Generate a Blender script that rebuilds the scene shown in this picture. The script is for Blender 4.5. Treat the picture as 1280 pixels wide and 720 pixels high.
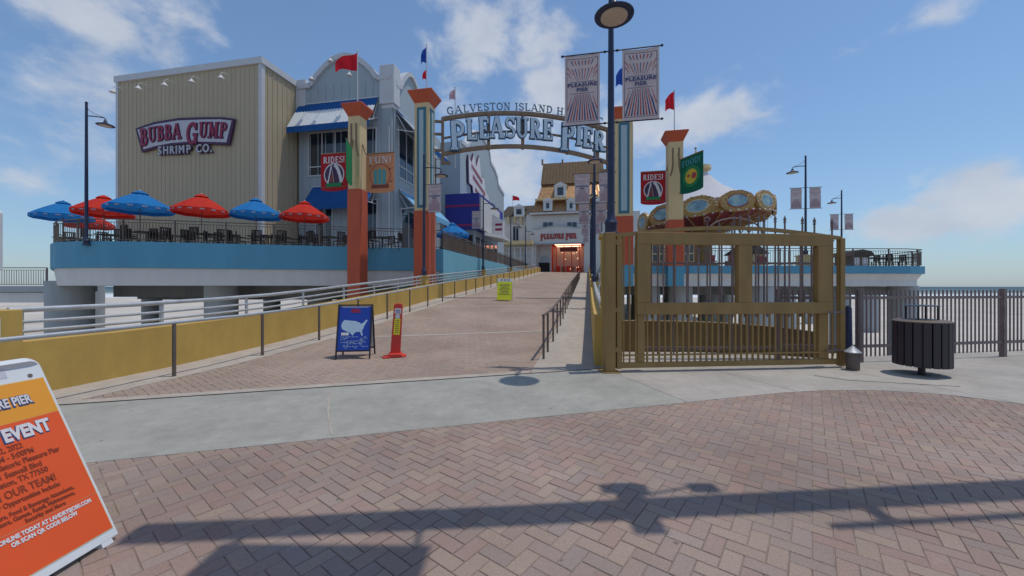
import bpy, bmesh, math, random
from mathutils import Vector, Matrix
random.seed(7)
for o in list(bpy.data.objects): bpy.data.objects.remove(o)
S = bpy.context.scene; COL = S.collection
R = math.radians; PI = math.pi
# ------------------------------------------------------------------ camera
HC, F = 1.6, 480.0                      # eye height, focal length in photo pixels (1280 wide)
cam = bpy.data.cameras.new('camera'); camo = bpy.data.objects.new('camera', cam); COL.objects.link(camo)
camo.location = (0, 0, HC); camo.rotation_euler = (R(90), 0, 0)
cam.sensor_width = 36; cam.lens = F / 1280 * 36; cam.shift_y = -2 / 1280
cam.clip_start = 0.05; cam.clip_end = 20000
S.camera = camo
# ------------------------------------------------------------------ light
SUNV = Vector((.264, .05, 1)).normalized()          # towards the sun
sun = bpy.data.lights.new('sun', 'SUN'); sun.energy = 2.4; sun.angle = R(.55); sun.color = (1, .935, .83)
suno = bpy.data.objects.new('sun', sun); COL.objects.link(suno)
suno.rotation_euler = SUNV.to_track_quat('Z', 'Y').to_euler(); suno.location = (5, 0, 30)
S.view_settings.view_transform = 'Standard'; S.view_settings.look = 'None'
S.view_settings.gamma = 1; S.view_settings.exposure = -0.05
def world():
    w = bpy.data.worlds.new('World'); S.world = w; w.use_nodes = True
    nt = w.node_tree; N = nt.nodes; L = nt.links; N.clear()
    out = N.new('ShaderNodeOutputWorld'); bg = N.new('ShaderNodeBackground'); bg.inputs['Strength'].default_value = .15
    sky = N.new('ShaderNodeTexSky'); sky.sky_type = 'NISHITA'; sky.sun_disc = False
    sky.sun_elevation = math.asin(SUNV.z); sky.sun_rotation = math.atan2(SUNV.x, SUNV.y)
    sky.air_density = 1.0; sky.dust_density = .3; sky.ozone_density = 3.2
    tc = N.new('ShaderNodeTexCoord'); sp = N.new('ShaderNodeSeparateXYZ'); L.new(tc.outputs['Generated'], sp.inputs[0])
    def m(op, a, b=None, c=None):
        n = N.new('ShaderNodeMath'); n.operation = op
        for i, q in enumerate((a, b, c)):
            if q is None: continue
            if isinstance(q, (int, float)): n.inputs[i].default_value = q
            else: L.new(q, n.inputs[i])
        return n.outputs[0]
    az = m('ARCTAN2', sp.outputs['X'], sp.outputs['Y']); el = m('ARCSINE', sp.outputs['Z'])
    cb = N.new('ShaderNodeCombineXYZ'); L.new(az, cb.inputs[0]); L.new(m('MULTIPLY', el, 1.5), cb.inputs[1])
    # cloud banks of that afternoon: azimuth and elevation of each bank's centre, its two radii, its density
    def dirn(px, py):
        x, y, z = (px - 640) / F, 1, (358 - py) / F
        return math.atan2(x, y), math.asin(z / math.sqrt(x*x + 1 + z*z))
    banks = [(120, 10, .20, .085, .95), (60, 105, .20, .10, .62), (120, 190, .2, .12, .55), (20, 215, .12, .05, .6),
             (590, 40, .15, .13, .95), (680, 60, .16, .14, .8), (690, 120, .17, .13, .95), (640, 215, .22, .15, .9), (790, 170, .2, .12, .85),
             (900, 140, .15, .07, .95), (690, 285, .3, .12, .75), (560, 140, .12, .08, .6),
             (1140, 277, .095, .045, 1.3), (1225, 255, .10, .06, 1.4), (1280, 238, .06, .04, 1.1), (1190, 325, .30, .03, .25),
             (1180, 5, .12, .04, .7), (900, 300, .2, .06, .6), (20, 300, .3, .06, .3)]
    acc = None
    for px, py, ra, re, st in banks:
        a, e = dirn(px, py)
        dx = m('DIVIDE', m('SUBTRACT', az, a), ra); dy = m('DIVIDE', m('SUBTRACT', el, e), re)
        d = m('ADD', m('MULTIPLY', dx, dx), m('MULTIPLY', dy, dy))
        g = m('MULTIPLY', m('EXPONENT', m('MULTIPLY', d, -1.1)), st*1.12 + .06)
        acc = g if acc is None else m('MAXIMUM', acc, g)
    # the sky outside the picture carries the same kind of scattered cloud
    n0 = N.new('ShaderNodeTexNoise'); L.new(tc.outputs['Generated'], n0.inputs['Vector']); n0.inputs['Scale'].default_value = 2.6; n0.inputs['Detail'].default_value = 3
    back = m('SMOOTH_MIN', 1.0, m('MULTIPLY', m('MAXIMUM', m('SUBTRACT', m('MULTIPLY', m('ABSOLUTE', az), 1.0), 1.0), 0), 1.5), .1)
    elsewhere = m('MULTIPLY', m('MULTIPLY', n0.outputs['Fac'], back), 1.15)
    acc = m('MAXIMUM', acc, elsewhere)
    n1 = N.new('ShaderNodeTexNoise'); L.new(cb.outputs[0], n1.inputs['Vector']); n1.inputs['Scale'].default_value = 8; n1.inputs['Detail'].default_value = 9
    n1.inputs['Roughness'].default_value = .58; n1.inputs['Distortion'].default_value = .25
    dens = m('ADD', m('MULTIPLY', n1.outputs['Fac'], 2.2), acc)
    mr = N.new('ShaderNodeMapRange'); mr.interpolation_type = 'SMOOTHSTEP'; L.new(dens, mr.inputs[0])
    mr.inputs[1].default_value = 1.5; mr.inputs[2].default_value = 2.25; mr.inputs[3].default_value = 0; mr.inputs[4].default_value = .86
    n2 = N.new('ShaderNodeTexNoise'); L.new(cb.outputs[0], n2.inputs['Vector']); n2.inputs['Scale'].default_value = 9; n2.inputs['Detail'].default_value = 5
    cc = N.new('ShaderNodeMix'); cc.data_type = 'RGBA'; L.new(n2.outputs['Fac'], cc.inputs[0])
    cc.inputs[6].default_value = (2.7, 3.1, 3.9, 1); cc.inputs[7].default_value = (5.0, 5.15, 5.4, 1)
    tint = N.new('ShaderNodeMix'); tint.data_type = 'RGBA'; tint.blend_type = 'MULTIPLY'; tint.inputs[0].default_value = 1
    L.new(sky.outputs[0], tint.inputs[6]); tint.inputs[7].default_value = (.87, .95, .97, 1)
    # sea air: the sky pales to a soft grey blue towards the horizon all the way round
    hz = m('EXPONENT', m('MULTIPLY', m('MAXIMUM', el, 0), -4.5)); hm = N.new('ShaderNodeMix'); hm.data_type = 'RGBA'
    L.new(m('MULTIPLY', hz, .62), hm.inputs[0]); L.new(tint.outputs[2], hm.inputs[6]); hm.inputs[7].default_value = (1.2, 1.85, 2.95, 1); tint = hm
    mx = N.new('ShaderNodeMix'); mx.data_type = 'RGBA'; L.new(mr.outputs[0], mx.inputs[0]); L.new(tint.outputs[2], mx.inputs[6]); L.new(cc.outputs[2], mx.inputs[7])
    L.new(mx.outputs[2], bg.inputs['Color']); L.new(bg.outputs[0], out.inputs[0])
world()
# ------------------------------------------------------------------ materials
def mat(name, c, rough=.7, var=.12, scale=6, bump=.0, bscale=60, metal=0, spec=.4, c2=None, streak=0):
    m = bpy.data.materials.new(name); m.use_nodes = True; nt = m.node_tree; N = nt.nodes; L = nt.links
    b = N['Principled BSDF']; b.inputs['Roughness'].default_value = rough; b.inputs['Metallic'].default_value = metal
    b.inputs['Specular IOR Level'].default_value = spec
    tc = N.new('ShaderNodeTexCoord')
    if var > 0 or c2:
        n = N.new('ShaderNodeTexNoise'); n.inputs['Scale'].default_value = scale; n.inputs['Detail'].default_value = 8; n.inputs['Roughness'].default_value = .65
        if streak:
            mp = N.new('ShaderNodeMapping'); mp.inputs['Scale'].default_value = (1, 1, 1/streak); L.new(tc.outputs['Object'], mp.inputs[0]); L.new(mp.outputs[0], n.inputs[0])
        else: L.new(tc.outputs['Object'], n.inputs['Vector'])
        r = N.new('ShaderNodeMapRange'); r.inputs[1].default_value = .3; r.inputs[2].default_value = .7; L.new(n.outputs['Fac'], r.inputs[0])
        mx = N.new('ShaderNodeMix'); mx.data_type = 'RGBA'; L.new(r.outputs[0], mx.inputs[0])
        a = [max(0, k * (1 - var)) for k in c]; d = c2 or [min(1, k * (1 + var)) for k in c]
        mx.inputs[6].default_value = (*a, 1); mx.inputs[7].default_value = (*d, 1); L.new(mx.outputs[2], b.inputs['Base Color'])
    else: b.inputs['Base Color'].default_value = (*c, 1)
    if bump:
        n = N.new('ShaderNodeTexNoise'); n.inputs['Scale'].default_value = bscale; n.inputs['Detail'].default_value = 4; L.new(tc.outputs['Object'], n.inputs['Vector'])
        bp = N.new('ShaderNodeBump'); bp.inputs['Strength'].default_value = bump; bp.inputs['Distance'].default_value = .01
        L.new(n.outputs['Fac'], bp.inputs['Height']); L.new(bp.outputs[0], b.inputs['Normal'])
    return m
def emis(name, c, s):
    m = bpy.data.materials.new(name); m.use_nodes = True; b = m.node_tree.nodes['Principled BSDF']
    b.inputs['Base Color'].default_value = (*c, 1); b.inputs['Emission Color'].default_value = (*c, 1); b.inputs['Emission Strength'].default_value = s
    return m
def cloth(name, c, tr=.25, var=.08):
    m = mat(name, c, .85, var, 4, .1, 300, spec=.1); nt = m.node_tree; N = nt.nodes; L = nt.links
    b = N['Principled BSDF']; out = N['Material Output']
    t = N.new('ShaderNodeBsdfTranslucent'); t.inputs[0].default_value = (*c, 1); mx = N.new('ShaderNodeMixShader'); mx.inputs[0].default_value = tr
    L.new(b.outputs[0], mx.inputs[1]); L.new(t.outputs[0], mx.inputs[2]); L.new(mx.outputs[0], out.inputs[0]); return m
M = {}
M['concrete'] = mat('concrete', (.325, .315, .28), .9, .17, 1.0, .25, 90)
M['concrete_light'] = mat('concrete_light', (.375, .345, .31), .9, .18, .8, .25, 90)
M['concrete_walk'] = mat('concrete_walk', (.40, .35, .30), .9, .12, 1.7, .2, 90)
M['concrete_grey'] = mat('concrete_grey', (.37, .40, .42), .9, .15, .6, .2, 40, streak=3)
def spots(m, sc_):
    nt = m.node_tree; N = nt.nodes; L = nt.links; b = N['Principled BSDF']; src = b.inputs['Base Color'].links[0].from_socket; tc = N.new('ShaderNodeTexCoord')
    vo = N.new('ShaderNodeTexVoronoi'); vo.inputs['Scale'].default_value = sc_; L.new(tc.outputs['Object'], vo.inputs['Vector'])
    vr = N.new('ShaderNodeMapRange'); vr.inputs[1].default_value = .03; vr.inputs[2].default_value = .05; vr.inputs[3].default_value = .6; vr.inputs[4].default_value = 1; L.new(vo.outputs['Distance'], vr.inputs[0])
    n = N.new('ShaderNodeTexNoise'); n.inputs['Scale'].default_value = 5; n.inputs['Detail'].default_value = 12; n.inputs['Roughness'].default_value = .8; L.new(tc.outputs['Object'], n.inputs[0])
    r_ = N.new('ShaderNodeMapRange'); r_.inputs[1].default_value = .3; r_.inputs[2].default_value = .7; r_.inputs[3].default_value = .84; r_.inputs[4].default_value = 1.14; L.new(n.outputs['Fac'], r_.inputs[0])
    mm = N.new('ShaderNodeMath'); mm.operation = 'MULTIPLY'; L.new(vr.outputs[0], mm.inputs[0]); L.new(r_.outputs[0], mm.inputs[1])
    mx = N.new('ShaderNodeMix'); mx.data_type = 'RGBA'; mx.blend_type = 'MULTIPLY'; mx.inputs[0].default_value = 1; L.new(src, mx.inputs[6]); L.new(mm.outputs[0], mx.inputs[7]); L.new(mx.outputs[2], b.inputs['Base Color'])
for k_ in ('concrete', 'concrete_light', 'concrete_walk'): spots(M[k_], 2.2)
M['mortar'] = mat('mortar', (.28, .225, .19), .95, .3, 8)
M['joint'] = mat('joint', (.035, .035, .035), .95, .3, 8)
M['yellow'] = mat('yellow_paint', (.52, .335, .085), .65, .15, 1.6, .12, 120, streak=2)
M['wall_shade'] = mat('mustard_wall_shaded', (.20, .135, .055), .8, .25, 2)  # yellow wall as seen in shade: the shade is put into this darker colour
M['gate'] = mat('gate_paint', (.29, .18, .062), .5, .16, 3, .1, 80, streak=3)
M['brown'] = mat('brown_paint', (.20, .15, .145), .6, .2, 4)
M['bronze'] = mat('bronze_rail', (.14, .11, .09), .55, .2, 4)
M['galv'] = mat('galvanised', (.46, .48, .50), .45, .15, 5, metal=.35)
M['black'] = mat('black_paint', (.018, .02, .03), .4, .2, 6)
M['navy'] = mat('navy_paint', (.022, .032, .075), .42, .2, 6)
M['deckblue'] = mat('deck_blue', (.10, .31, .45), .75, .07, .8, .08, 60, streak=4)
M['sideblue'] = mat('side_blue', (.17, .42, .52), .75, .07, .9, streak=4)
M['white'] = mat('white_paint', (.62, .62, .62), .7, .06, 1.2, streak=4)
M['offwhite'] = mat('offwhite_paint', (.58, .57, .55), .75, .07, .9, streak=4)
M['tanwall'] = mat('tan_siding', (.46, .385, .265), .7, .05, .8, streak=5)
M['greywall'] = mat('grey_siding', (.36, .42, .455), .7, .05, .8, streak=5)
M['trim'] = mat('trim', (.56, .57, .59), .65, .05, 2)
M['pillar_red'] = mat('pillar_red', (.50, .095, .04), .65, .09, 2, streak=3)
M['pillar_tan'] = mat('pillar_tan', (.66, .50, .27), .7, .06, 2, streak=3)
M['panel_blue'] = mat('panel_light_blue', (.36, .47, .50), .6, .05, 2)
M['panel_edge'] = mat('panel_border_blue', (.05, .17, .23), .6, .05, 2)
M['awn_blue'] = cloth('awning_blue', (.025, .11, .32), .1)
M['awn_blue'].use_backface_culling = False
M['awn_light'] = cloth('awning_light_blue', (.24, .52, .74), .2)
M['awn_white'] = mat('awning_white', (.66, .68, .70), .6, .05, 3)
M['um_red'] = cloth('umbrella_red', (.66, .05, .035), .3)
M['um_blue'] = cloth('umbrella_blue', (.03, .22, .56), .3)
M['um_white'] = cloth('umbrella_print', (.42, .40, .48), .2)
M['um_greyblue'] = cloth('umbrella_slate', (.04, .08, .15), .3)
M['banner'] = cloth('banner_cloth', (.60, .52, .52), .25, .05)
M['p_red'] = mat('print_red', (.44, .07, .07), .8, .05, 5)
M['p_blue'] = mat('print_blue', (.05, .07, .19), .8, .05, 5)
M['b_red'] = cloth('banner_red', (.52, .035, .045), .25)
M['b_orange'] = cloth('banner_orange', (.74, .34, .18), .25)
M['b_green'] = cloth('banner_green', (.05, .33, .14), .3)
M['b_teal'] = cloth('banner_teal', (.02, .17, .10), .2)
M['p_white'] = mat('print_white', (.66, .64, .66), .8, .04, 5)
M['p_yellow'] = mat('print_yellow', (.62, .45, .05), .8, .05, 5)
M['p_brown'] = mat('print_brown', (.22, .06, .05), .8, .05, 5)
M['p_teal'] = mat('print_teal', (.08, .33, .36), .8, .05, 5)
M['glass'] = mat('window_glass', (.02, .03, .045), .08, 0, spec=.8)
M['dark'] = mat('dark_interior', (.025, .02, .022), .8, .2, 4)
M['sign_plum'] = mat('sign_plum', (.06, .02, .07), .5, .1, 4)
M['sign_red'] = mat('sign_red', (.27, .02, .065), .5, .08, 4)
M['sign_pale'] = mat('sign_pale', (.50, .50, .56), .6, .06, 3)
M['letter'] = mat('letter_face', (.50, .60, .68), .45, .1, 4, metal=.1)
M['letter_back'] = mat('letter_edge', (.045, .13, .24), .5, .1, 4)
M['letter_small'] = mat('letter_small', (.17, .24, .31), .45, .1, 4, metal=.1)
M['arch'] = mat('arch_bronze', (.24, .16, .10), .55, .2, 4)
M['purple'] = mat('purple_panel', (.035, .04, .28), .6, .08, 2)
M['stripe'] = mat('stripe_red', (.30, .03, .14), .6, .08, 2)
M['roof_dark'] = mat('roof_dark', (.06, .045, .035), .8, .3, 3)
M['gold'] = mat('copper_roof', (.38, .215, .10), .36, .2, 2, metal=.55)
M['red_wall'] = mat('red_wall', (.62, .07, .04), .6, .1, 2)
M['bulb_and_fill'] = emis('warm_lamp_and_fill', (1, .62, .38), 4)
M['lens'] = mat('lamp_lens', (.50, .42, .33), .4, .1, 9)
M['orange'] = mat('sign_orange', (.74, .095, .02), .5, .04, 3)
M['amber'] = mat('sign_amber', (.74, .31, .03), .5, .04, 3)
M['plastic'] = mat('white_plastic', (.66, .68, .70), .4, .05, 3)
M['poster'] = mat('poster_blue', (.012, .05, .34), .45, .1, 4)
M['poster_light'] = mat('poster_map', (.42, .56, .68), .5, .05, 4)
M['cone_red'] = mat('safety_red', (.60, .045, .03), .5, .08, 4)
M['lime'] = mat('safety_yellow', (.72, .74, .03), .5, .06, 4)
M['bin'] = mat('bin_brown', (.045, .034, .042), .5, .15, 6)
M['timber'] = mat('booth_timber', (.20, .09, .035), .6, .2, 4)
M['ride_gold'] = mat('ride_gold', (.40, .24, .075), .5, .3, 5)
M['ride_red'] = mat('ride_red', (.32, .05, .055), .5, .3, 5)
M['ride_blue'] = mat('ride_panel', (.03, .22, .50), .4, .4, 1.6, c2=[.45, .62, .55])
M['tent'] = cloth('tent_white', (.74, .74, .78), .3)
M['flag_red'] = cloth('flag_red', (.68, .025, .04), .45)
M['flag_blue'] = cloth('flag_blue', (.03, .09, .42), .45)
M['flag_pink'] = cloth('flag_pink', (.62, .40, .44), .45)
M['seat_dark'] = mat('chair_slats', (.03, .025, .022), .6, .2, 6)
def sandmat():
    m = mat('sand', (.47, .42, .36), .95, .1, .08, .3, 3, c2=(.60, .55, .49)); return m
M['sand'] = sandmat()
def seamat():
    m = bpy.data.materials.new('sea_water'); m.use_nodes = True; nt = m.node_tree; N = nt.nodes; L = nt.links; b = N['Principled BSDF']
    b.inputs['Roughness'].default_value = .7; b.inputs['Specular IOR Level'].default_value = .15
    tc = N.new('ShaderNodeTexCoord'); mp = N.new('ShaderNodeMapping'); mp.inputs['Scale'].default_value = (.012, .10, 1); L.new(tc.outputs['Object'], mp.inputs[0])
    n = N.new('ShaderNodeTexNoise'); n.inputs['Scale'].default_value = 1; n.inputs['Detail'].default_value = 6; L.new(mp.outputs[0], n.inputs[0])
    sp = N.new('ShaderNodeSeparateXYZ'); L.new(tc.outputs['Object'], sp.inputs[0])
    # surf: more foam where the water is shallow (near the beach)
    r = N.new('ShaderNodeMapRange'); L.new(sp.outputs['Y'], r.inputs[0]); r.inputs[1].default_value = 225; r.inputs[2].default_value = 620; r.inputs[3].default_value = .24; r.inputs[4].default_value = -.25
    ad = N.new('ShaderNodeMath'); ad.operation = 'ADD'; L.new(n.outputs['Fac'], ad.inputs[0]); L.new(r.outputs[0], ad.inputs[1])
    st = N.new('ShaderNodeMapRange'); L.new(ad.outputs[0], st.inputs[0]); st.inputs[1].default_value = .56; st.inputs[2].default_value = .66
    r2 = N.new('ShaderNodeMapRange'); L.new(sp.outputs['Y'], r2.inputs[0]); r2.inputs[1].default_value = 230; r2.inputs[2].default_value = 1100
    mx = N.new('ShaderNodeMix'); mx.data_type = 'RGBA'; L.new(r2.outputs[0], mx.inputs[0]); mx.inputs[6].default_value = (.17, .22, .21, 1); mx.inputs[7].default_value = (.055, .11, .15, 1)
    m2 = N.new('ShaderNodeMix'); m2.data_type = 'RGBA'; L.new(st.outputs[0], m2.inputs[0]); L.new(mx.outputs[2], m2.inputs[6]); m2.inputs[7].default_value = (.72, .74, .76, 1)
    L.new(m2.outputs[2], b.inputs['Base Color'])
    w = N.new('ShaderNodeTexNoise'); w.inputs['Scale'].default_value = .5; w.inputs['Detail'].default_value = 6; L.new(tc.outputs['Object'], w.inputs[0])
    bp = N.new('ShaderNodeBump'); bp.inputs['Strength'].default_value = .6; bp.inputs['Distance'].default_value = .5; L.new(w.outputs['Fac'], bp.inputs['Height']); L.new(bp.outputs[0], b.inputs['Normal'])
    return m
M['sea'] = seamat()
def brickmat(name, worn, wc=(.36, .31, .28)):
    # colour of each brick comes from its own 'tint'; grain and wear from noise
    m = bpy.data.materials.new(name); m.use_nodes = True; nt = m.node_tree; N = nt.nodes; L = nt.links; b = N['Principled BSDF']
    b.inputs['Roughness'].default_value = .9; b.inputs['Specular IOR Level'].default_value = .25
    at = N.new('ShaderNodeAttribute'); at.attribute_name = 'tint'; geo = N.new('ShaderNodeNewGeometry')
    n = N.new('ShaderNodeTexNoise'); n.inputs['Scale'].default_value = 1.1; n.inputs['Detail'].default_value = 9; n.inputs['Roughness'].default_value = .7; L.new(geo.outputs['Position'], n.inputs[0])
    r = N.new('ShaderNodeMapRange'); r.inputs[1].default_value = .38; r.inputs[2].default_value = .68; r.inputs[3].default_value = worn - .2; r.inputs[4].default_value = worn + .2; L.new(n.outputs['Fac'], r.inputs[0])
    mx = N.new('ShaderNodeMix'); mx.data_type = 'RGBA'; L.new(r.outputs[0], mx.inputs[0]); L.new(at.outputs['Color'], mx.inputs[6]); mx.inputs[7].default_value = (*wc, 1)
    n2 = N.new('ShaderNodeTexNoise'); n2.inputs['Scale'].default_value = 70; n2.inputs['Detail'].default_value = 5; L.new(geo.outputs['Position'], n2.inputs[0])
    r2 = N.new('ShaderNodeMapRange'); r2.inputs[3].default_value = .72; r2.inputs[4].default_value = 1.28; L.new(n2.outputs['Fac'], r2.inputs[0])
    m3 = N.new('ShaderNodeMix'); m3.data_type = 'RGBA'; m3.blend_type = 'MULTIPLY'; m3.inputs[0].default_value = 1; L.new(mx.outputs[2], m3.inputs[6]); L.new(r2.outputs[0], m3.inputs[7])
    # pale lime scuffs
    n4 = N.new('ShaderNodeTexNoise'); n4.inputs['Scale'].default_value = 2.3; n4.inputs['Detail'].default_value = 12; n4.inputs['Roughness'].default_value = .75; L.new(geo.outputs['Position'], n4.inputs[0])
    r4 = N.new('ShaderNodeMapRange'); r4.inputs[1].default_value = .635; r4.inputs[2].default_value = .71; r4.inputs[4].default_value = .55; L.new(n4.outputs['Fac'], r4.inputs[0])
    m5 = N.new('ShaderNodeMix'); m5.data_type = 'RGBA'; L.new(r4.outputs[0], m5.inputs[0]); L.new(m3.outputs[2], m5.inputs[6]); m5.inputs[7].default_value = (.5, .47, .45, 1)
    vo = N.new('ShaderNodeTexVoronoi'); vo.inputs['Scale'].default_value = 2.6; L.new(geo.outputs['Position'], vo.inputs['Vector'])
    vr = N.new('ShaderNodeMapRange'); vr.inputs[1].default_value = .035; vr.inputs[2].default_value = .055; vr.inputs[3].default_value = .62; vr.inputs[4].default_value = 1; L.new(vo.outputs['Distance'], vr.inputs[0])
    n6 = N.new('ShaderNodeTexNoise'); n6.inputs['Scale'].default_value = .45; n6.inputs['Detail'].default_value = 5; L.new(geo.outputs['Position'], n6.inputs[0])
    r6 = N.new('ShaderNodeMapRange'); r6.inputs[1].default_value = .35; r6.inputs[2].default_value = .65; r6.inputs[3].default_value = .84; r6.inputs[4].default_value = 1.1; L.new(n6.outputs['Fac'], r6.inputs[0])
    mm = N.new('ShaderNodeMath'); mm.operation = 'MULTIPLY'; L.new(vr.outputs[0], mm.inputs[0]); L.new(r6.outputs[0], mm.inputs[1])
    m7 = N.new('ShaderNodeMix'); m7.data_type = 'RGBA'; m7.blend_type = 'MULTIPLY'; m7.inputs[0].default_value = 1; L.new(m5.outputs[2], m7.inputs[6]); L.new(mm.outputs[0], m7.inputs[7])
    L.new(m7.outputs[2], b.inputs['Base Color'])
    bp = N.new('ShaderNodeBump'); bp.inputs['Strength'].default_value = .5; bp.inputs['Distance'].default_value = .003; L.new(n2.outputs['Fac'], bp.inputs['Height']); L.new(bp.outputs[0], b.inputs['Normal'])
    return m
M['brick'] = brickmat('paver_brick', .56, (.32, .25, .22)); M['brick_ramp'] = brickmat('ramp_paver_brick', .72, (.355, .275, .225))
# ------------------------------------------------------------------ helpers
def setp(o, label=None, cat=None, group=None, kind=None):
    if label: o['label'] = label
    if cat: o['category'] = cat
    if group: o['group'] = group
    if kind: o['kind'] = kind
    return o
def thing(name, label, cat, loc=(0, 0, 0), rz=0, group=None):
    o = bpy.data.objects.new(name, None); COL.objects.link(o); o.empty_display_size = .2
    o.location = loc; o.rotation_euler = (0, 0, rz); return setp(o, label, cat, group)
def copy_tree(o, parent=None):
    c = o.copy(); COL.objects.link(c); c.parent = parent
    for ch in list(o.children): copy_tree(ch, c)
    return c
class MB:
    def __init__(s): s.v = []; s.f = []
    def add(s, V, Fc, T=None):
        k = len(s.v)
        for p in V: s.v.append(tuple(T @ Vector(p)) if T is not None else tuple(p))
        for f in Fc: s.f.append(tuple(i + k for i in f))
        return s
    def bx(s, x0, x1, y0, y1, z0, z1, T=None):
        V = [(x0,y0,z0),(x1,y0,z0),(x1,y1,z0),(x0,y1,z0),(x0,y0,z1),(x1,y0,z1),(x1,y1,z1),(x0,y1,z1)]
        return s.add(V, [(3,2,1,0),(4,5,6,7),(0,1,5,4),(1,2,6,5),(2,3,7,6),(3,0,4,7)], T)
    def bar(s, a, b, w, h, up=(0, 0, 1)):      # box beam from a to b, w wide, h high
        a = Vector(a); b = Vector(b); d = (b - a); Ln = d.length
        if Ln < 1e-6: return s
        d.normalize(); u = Vector(up)
        if abs(d.dot(u)) > .98: u = Vector((0, 1, 0))
        sd = d.cross(u).normalized(); u = sd.cross(d)
        V = []
        for q in (a, b):
            for i, j in ((-1,-1),(1,-1),(1,1),(-1,1)): V.append(q + sd*(i*w/2) + u*(j*h/2))
        return s.add(V, [(0,1,2,3),(7,6,5,4),(0,4,5,1),(1,5,6,2),(2,6,7,3),(3,7,4,0)])
    def tube(s, P, r, n=8):
        P = [Vector(p) for p in P]; rings = []; up = None
        for i, p in enumerate(P):
            d = (P[min(i+1, len(P)-1)] - P[max(i-1, 0)]).normalized()
            if up is None: up = Vector((0,0,1)) if abs(d.z) < .9 else Vector((1,0,0))
            sd = d.cross(up).normalized(); up = sd.cross(d).normalized()
            rr = r[i] if isinstance(r, (list, tuple)) else r
            rings.append([p + (sd*math.cos(2*PI*k/n) + up*math.sin(2*PI*k/n))*rr for k in range(n)])
        V = [q for ring in rings for q in ring]; Fc = []
        for i in range(len(P)-1):
            for k in range(n):
                a = i*n+k; b = i*n+(k+1) % n; Fc.append((a, a+n, b+n, b))
        Fc.append(tuple(range(n))); Fc.append(tuple(range(len(V)-1, len(V)-n-1, -1)))
        return s.add(V, Fc)
    def lathe(s, prof, n=16, c=(0, 0, 0), T=None):
        V = []; Fc = []
        for r, z in prof:
            for k in range(n): V.append((c[0]+r*math.cos(2*PI*k/n), c[1]+r*math.sin(2*PI*k/n), c[2]+z))
        for i in range(len(prof)-1):
            for k in range(n):
                a = i*n+k; b = i*n+(k+1) % n; Fc.append((a, b, b+n, a+n))
        Fc.append(tuple(range(n-1, -1, -1))); m_ = len(prof)*n; Fc.append(tuple(range(m_-n, m_)))
        return s.add(V, Fc, T)
    def prism(s, P, a, b, ax='z', T=None):      # polygon extruded along z (xy poly) or y (xz poly) or x (yz poly)
        def q(p, h): return (p[0], p[1], h) if ax == 'z' else ((p[0], h, p[1]) if ax == 'y' else (h, p[0], p[1]))
        n = len(P); V = [q(p, a) for p in P] + [q(p, b) for p in P]
        Fc = [tuple(range(n-1, -1, -1)), tuple(range(n, 2*n))] + [(i, (i+1) % n, n+(i+1) % n, n+i) for i in range(n)]
        return s.add(V, Fc, T)
    def build(s, name, m, parent=None, org=None, smooth=False, bev=0, kind=None, fix=True):
        me = bpy.data.meshes.new(name); V = s.v
        if org is not None: V = [(p[0]-org[0], p[1]-org[1], p[2]-org[2]) for p in V]
        me.from_pydata(V, [], s.f)
        if fix:
            bm = bmesh.new(); bm.from_mesh(me); bmesh.ops.recalc_face_normals(bm, faces=bm.faces)
            bmesh.ops.triangulate(bm, faces=[f for f in bm.faces if len(f.verts) > 8]); bm.to_mesh(me); bm.free()
        me.materials.append(m if not isinstance(m, str) else M[m])
        if smooth:
            for p in me.polygons: p.use_smooth = True
            me.set_sharp_from_angle(angle=R(38))
        o = bpy.data.objects.new(name, me); COL.objects.link(o)
        if parent: o.parent = parent
        if bev:
            b = o.modifiers.new('bevel', 'BEVEL'); b.width = bev; b.segments = 2; b.limit_method = 'ANGLE'
        if kind: o['kind'] = kind
        return o
def share(o, name, parent, loc=(0, 0, 0), rz=0, rot=None):      # another object on the same mesh
    c = bpy.data.objects.new(name, o.data); COL.objects.link(c); c.parent = parent; c.location = loc
    c.rotation_euler = rot or (0, 0, rz)
    for k in o.modifiers:
        b = c.modifiers.new('bevel', 'BEVEL'); b.width = k.width; b.segments = 2; b.limit_method = 'ANGLE'
    return c
# the pier's own axes: N to the right across it, D out along it
Dv = Vector((.194, .981)); Nv = Vector((.981, -.194)); ROT = math.atan2(-.194, .981)
def W(t, s): p = Nv*t + Dv*s; return p.x, p.y
def TS(x, y): return .981*x - .194*y, .194*x + .981*y
def s0(t): return 7.5 + .52*t
PROF = [(-99, 0), (0, 0), (2.7, .02), (4.8, .10), (6, .17), (9.1, .41), (12.7, .68), (14.6, .84), (26.5, 1.65), (54, 3.55), (60, 4.0), (400, 4.0)]
def prof(d):
    for (a, u), (b, v) in zip(PROF, PROF[1:]):
        if d <= b: return u + (v-u)*(d-a)/(b-a)
    return 4.0
def elev(x, y):
    t, s = TS(x, y)
    return prof(s - s0(t)) if -8.4 < t < .5 else 0.0
def ets(t, s): return prof(s - s0(t))
def G(px, py):                                  # point of the ground seen at a photo pixel
    k = (px-640)/F; v = (358-py)/F; y = 1.5
    while y < 90:
        if HC + v*y < elev(k*y, y): break
        y += .02
    return Vector((k*y, y, elev(k*y, y)))
def P(px, py, y): return Vector(((px-640)/F*y, y, HC + (358-py)/F*y))
def onT(px, t):                                 # depth coordinate s where the vertical plane at t is seen at column px
    k = (px-640)/F; y = t/(.981*k - .194); return (.194*k + .981)*y, y
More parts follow.
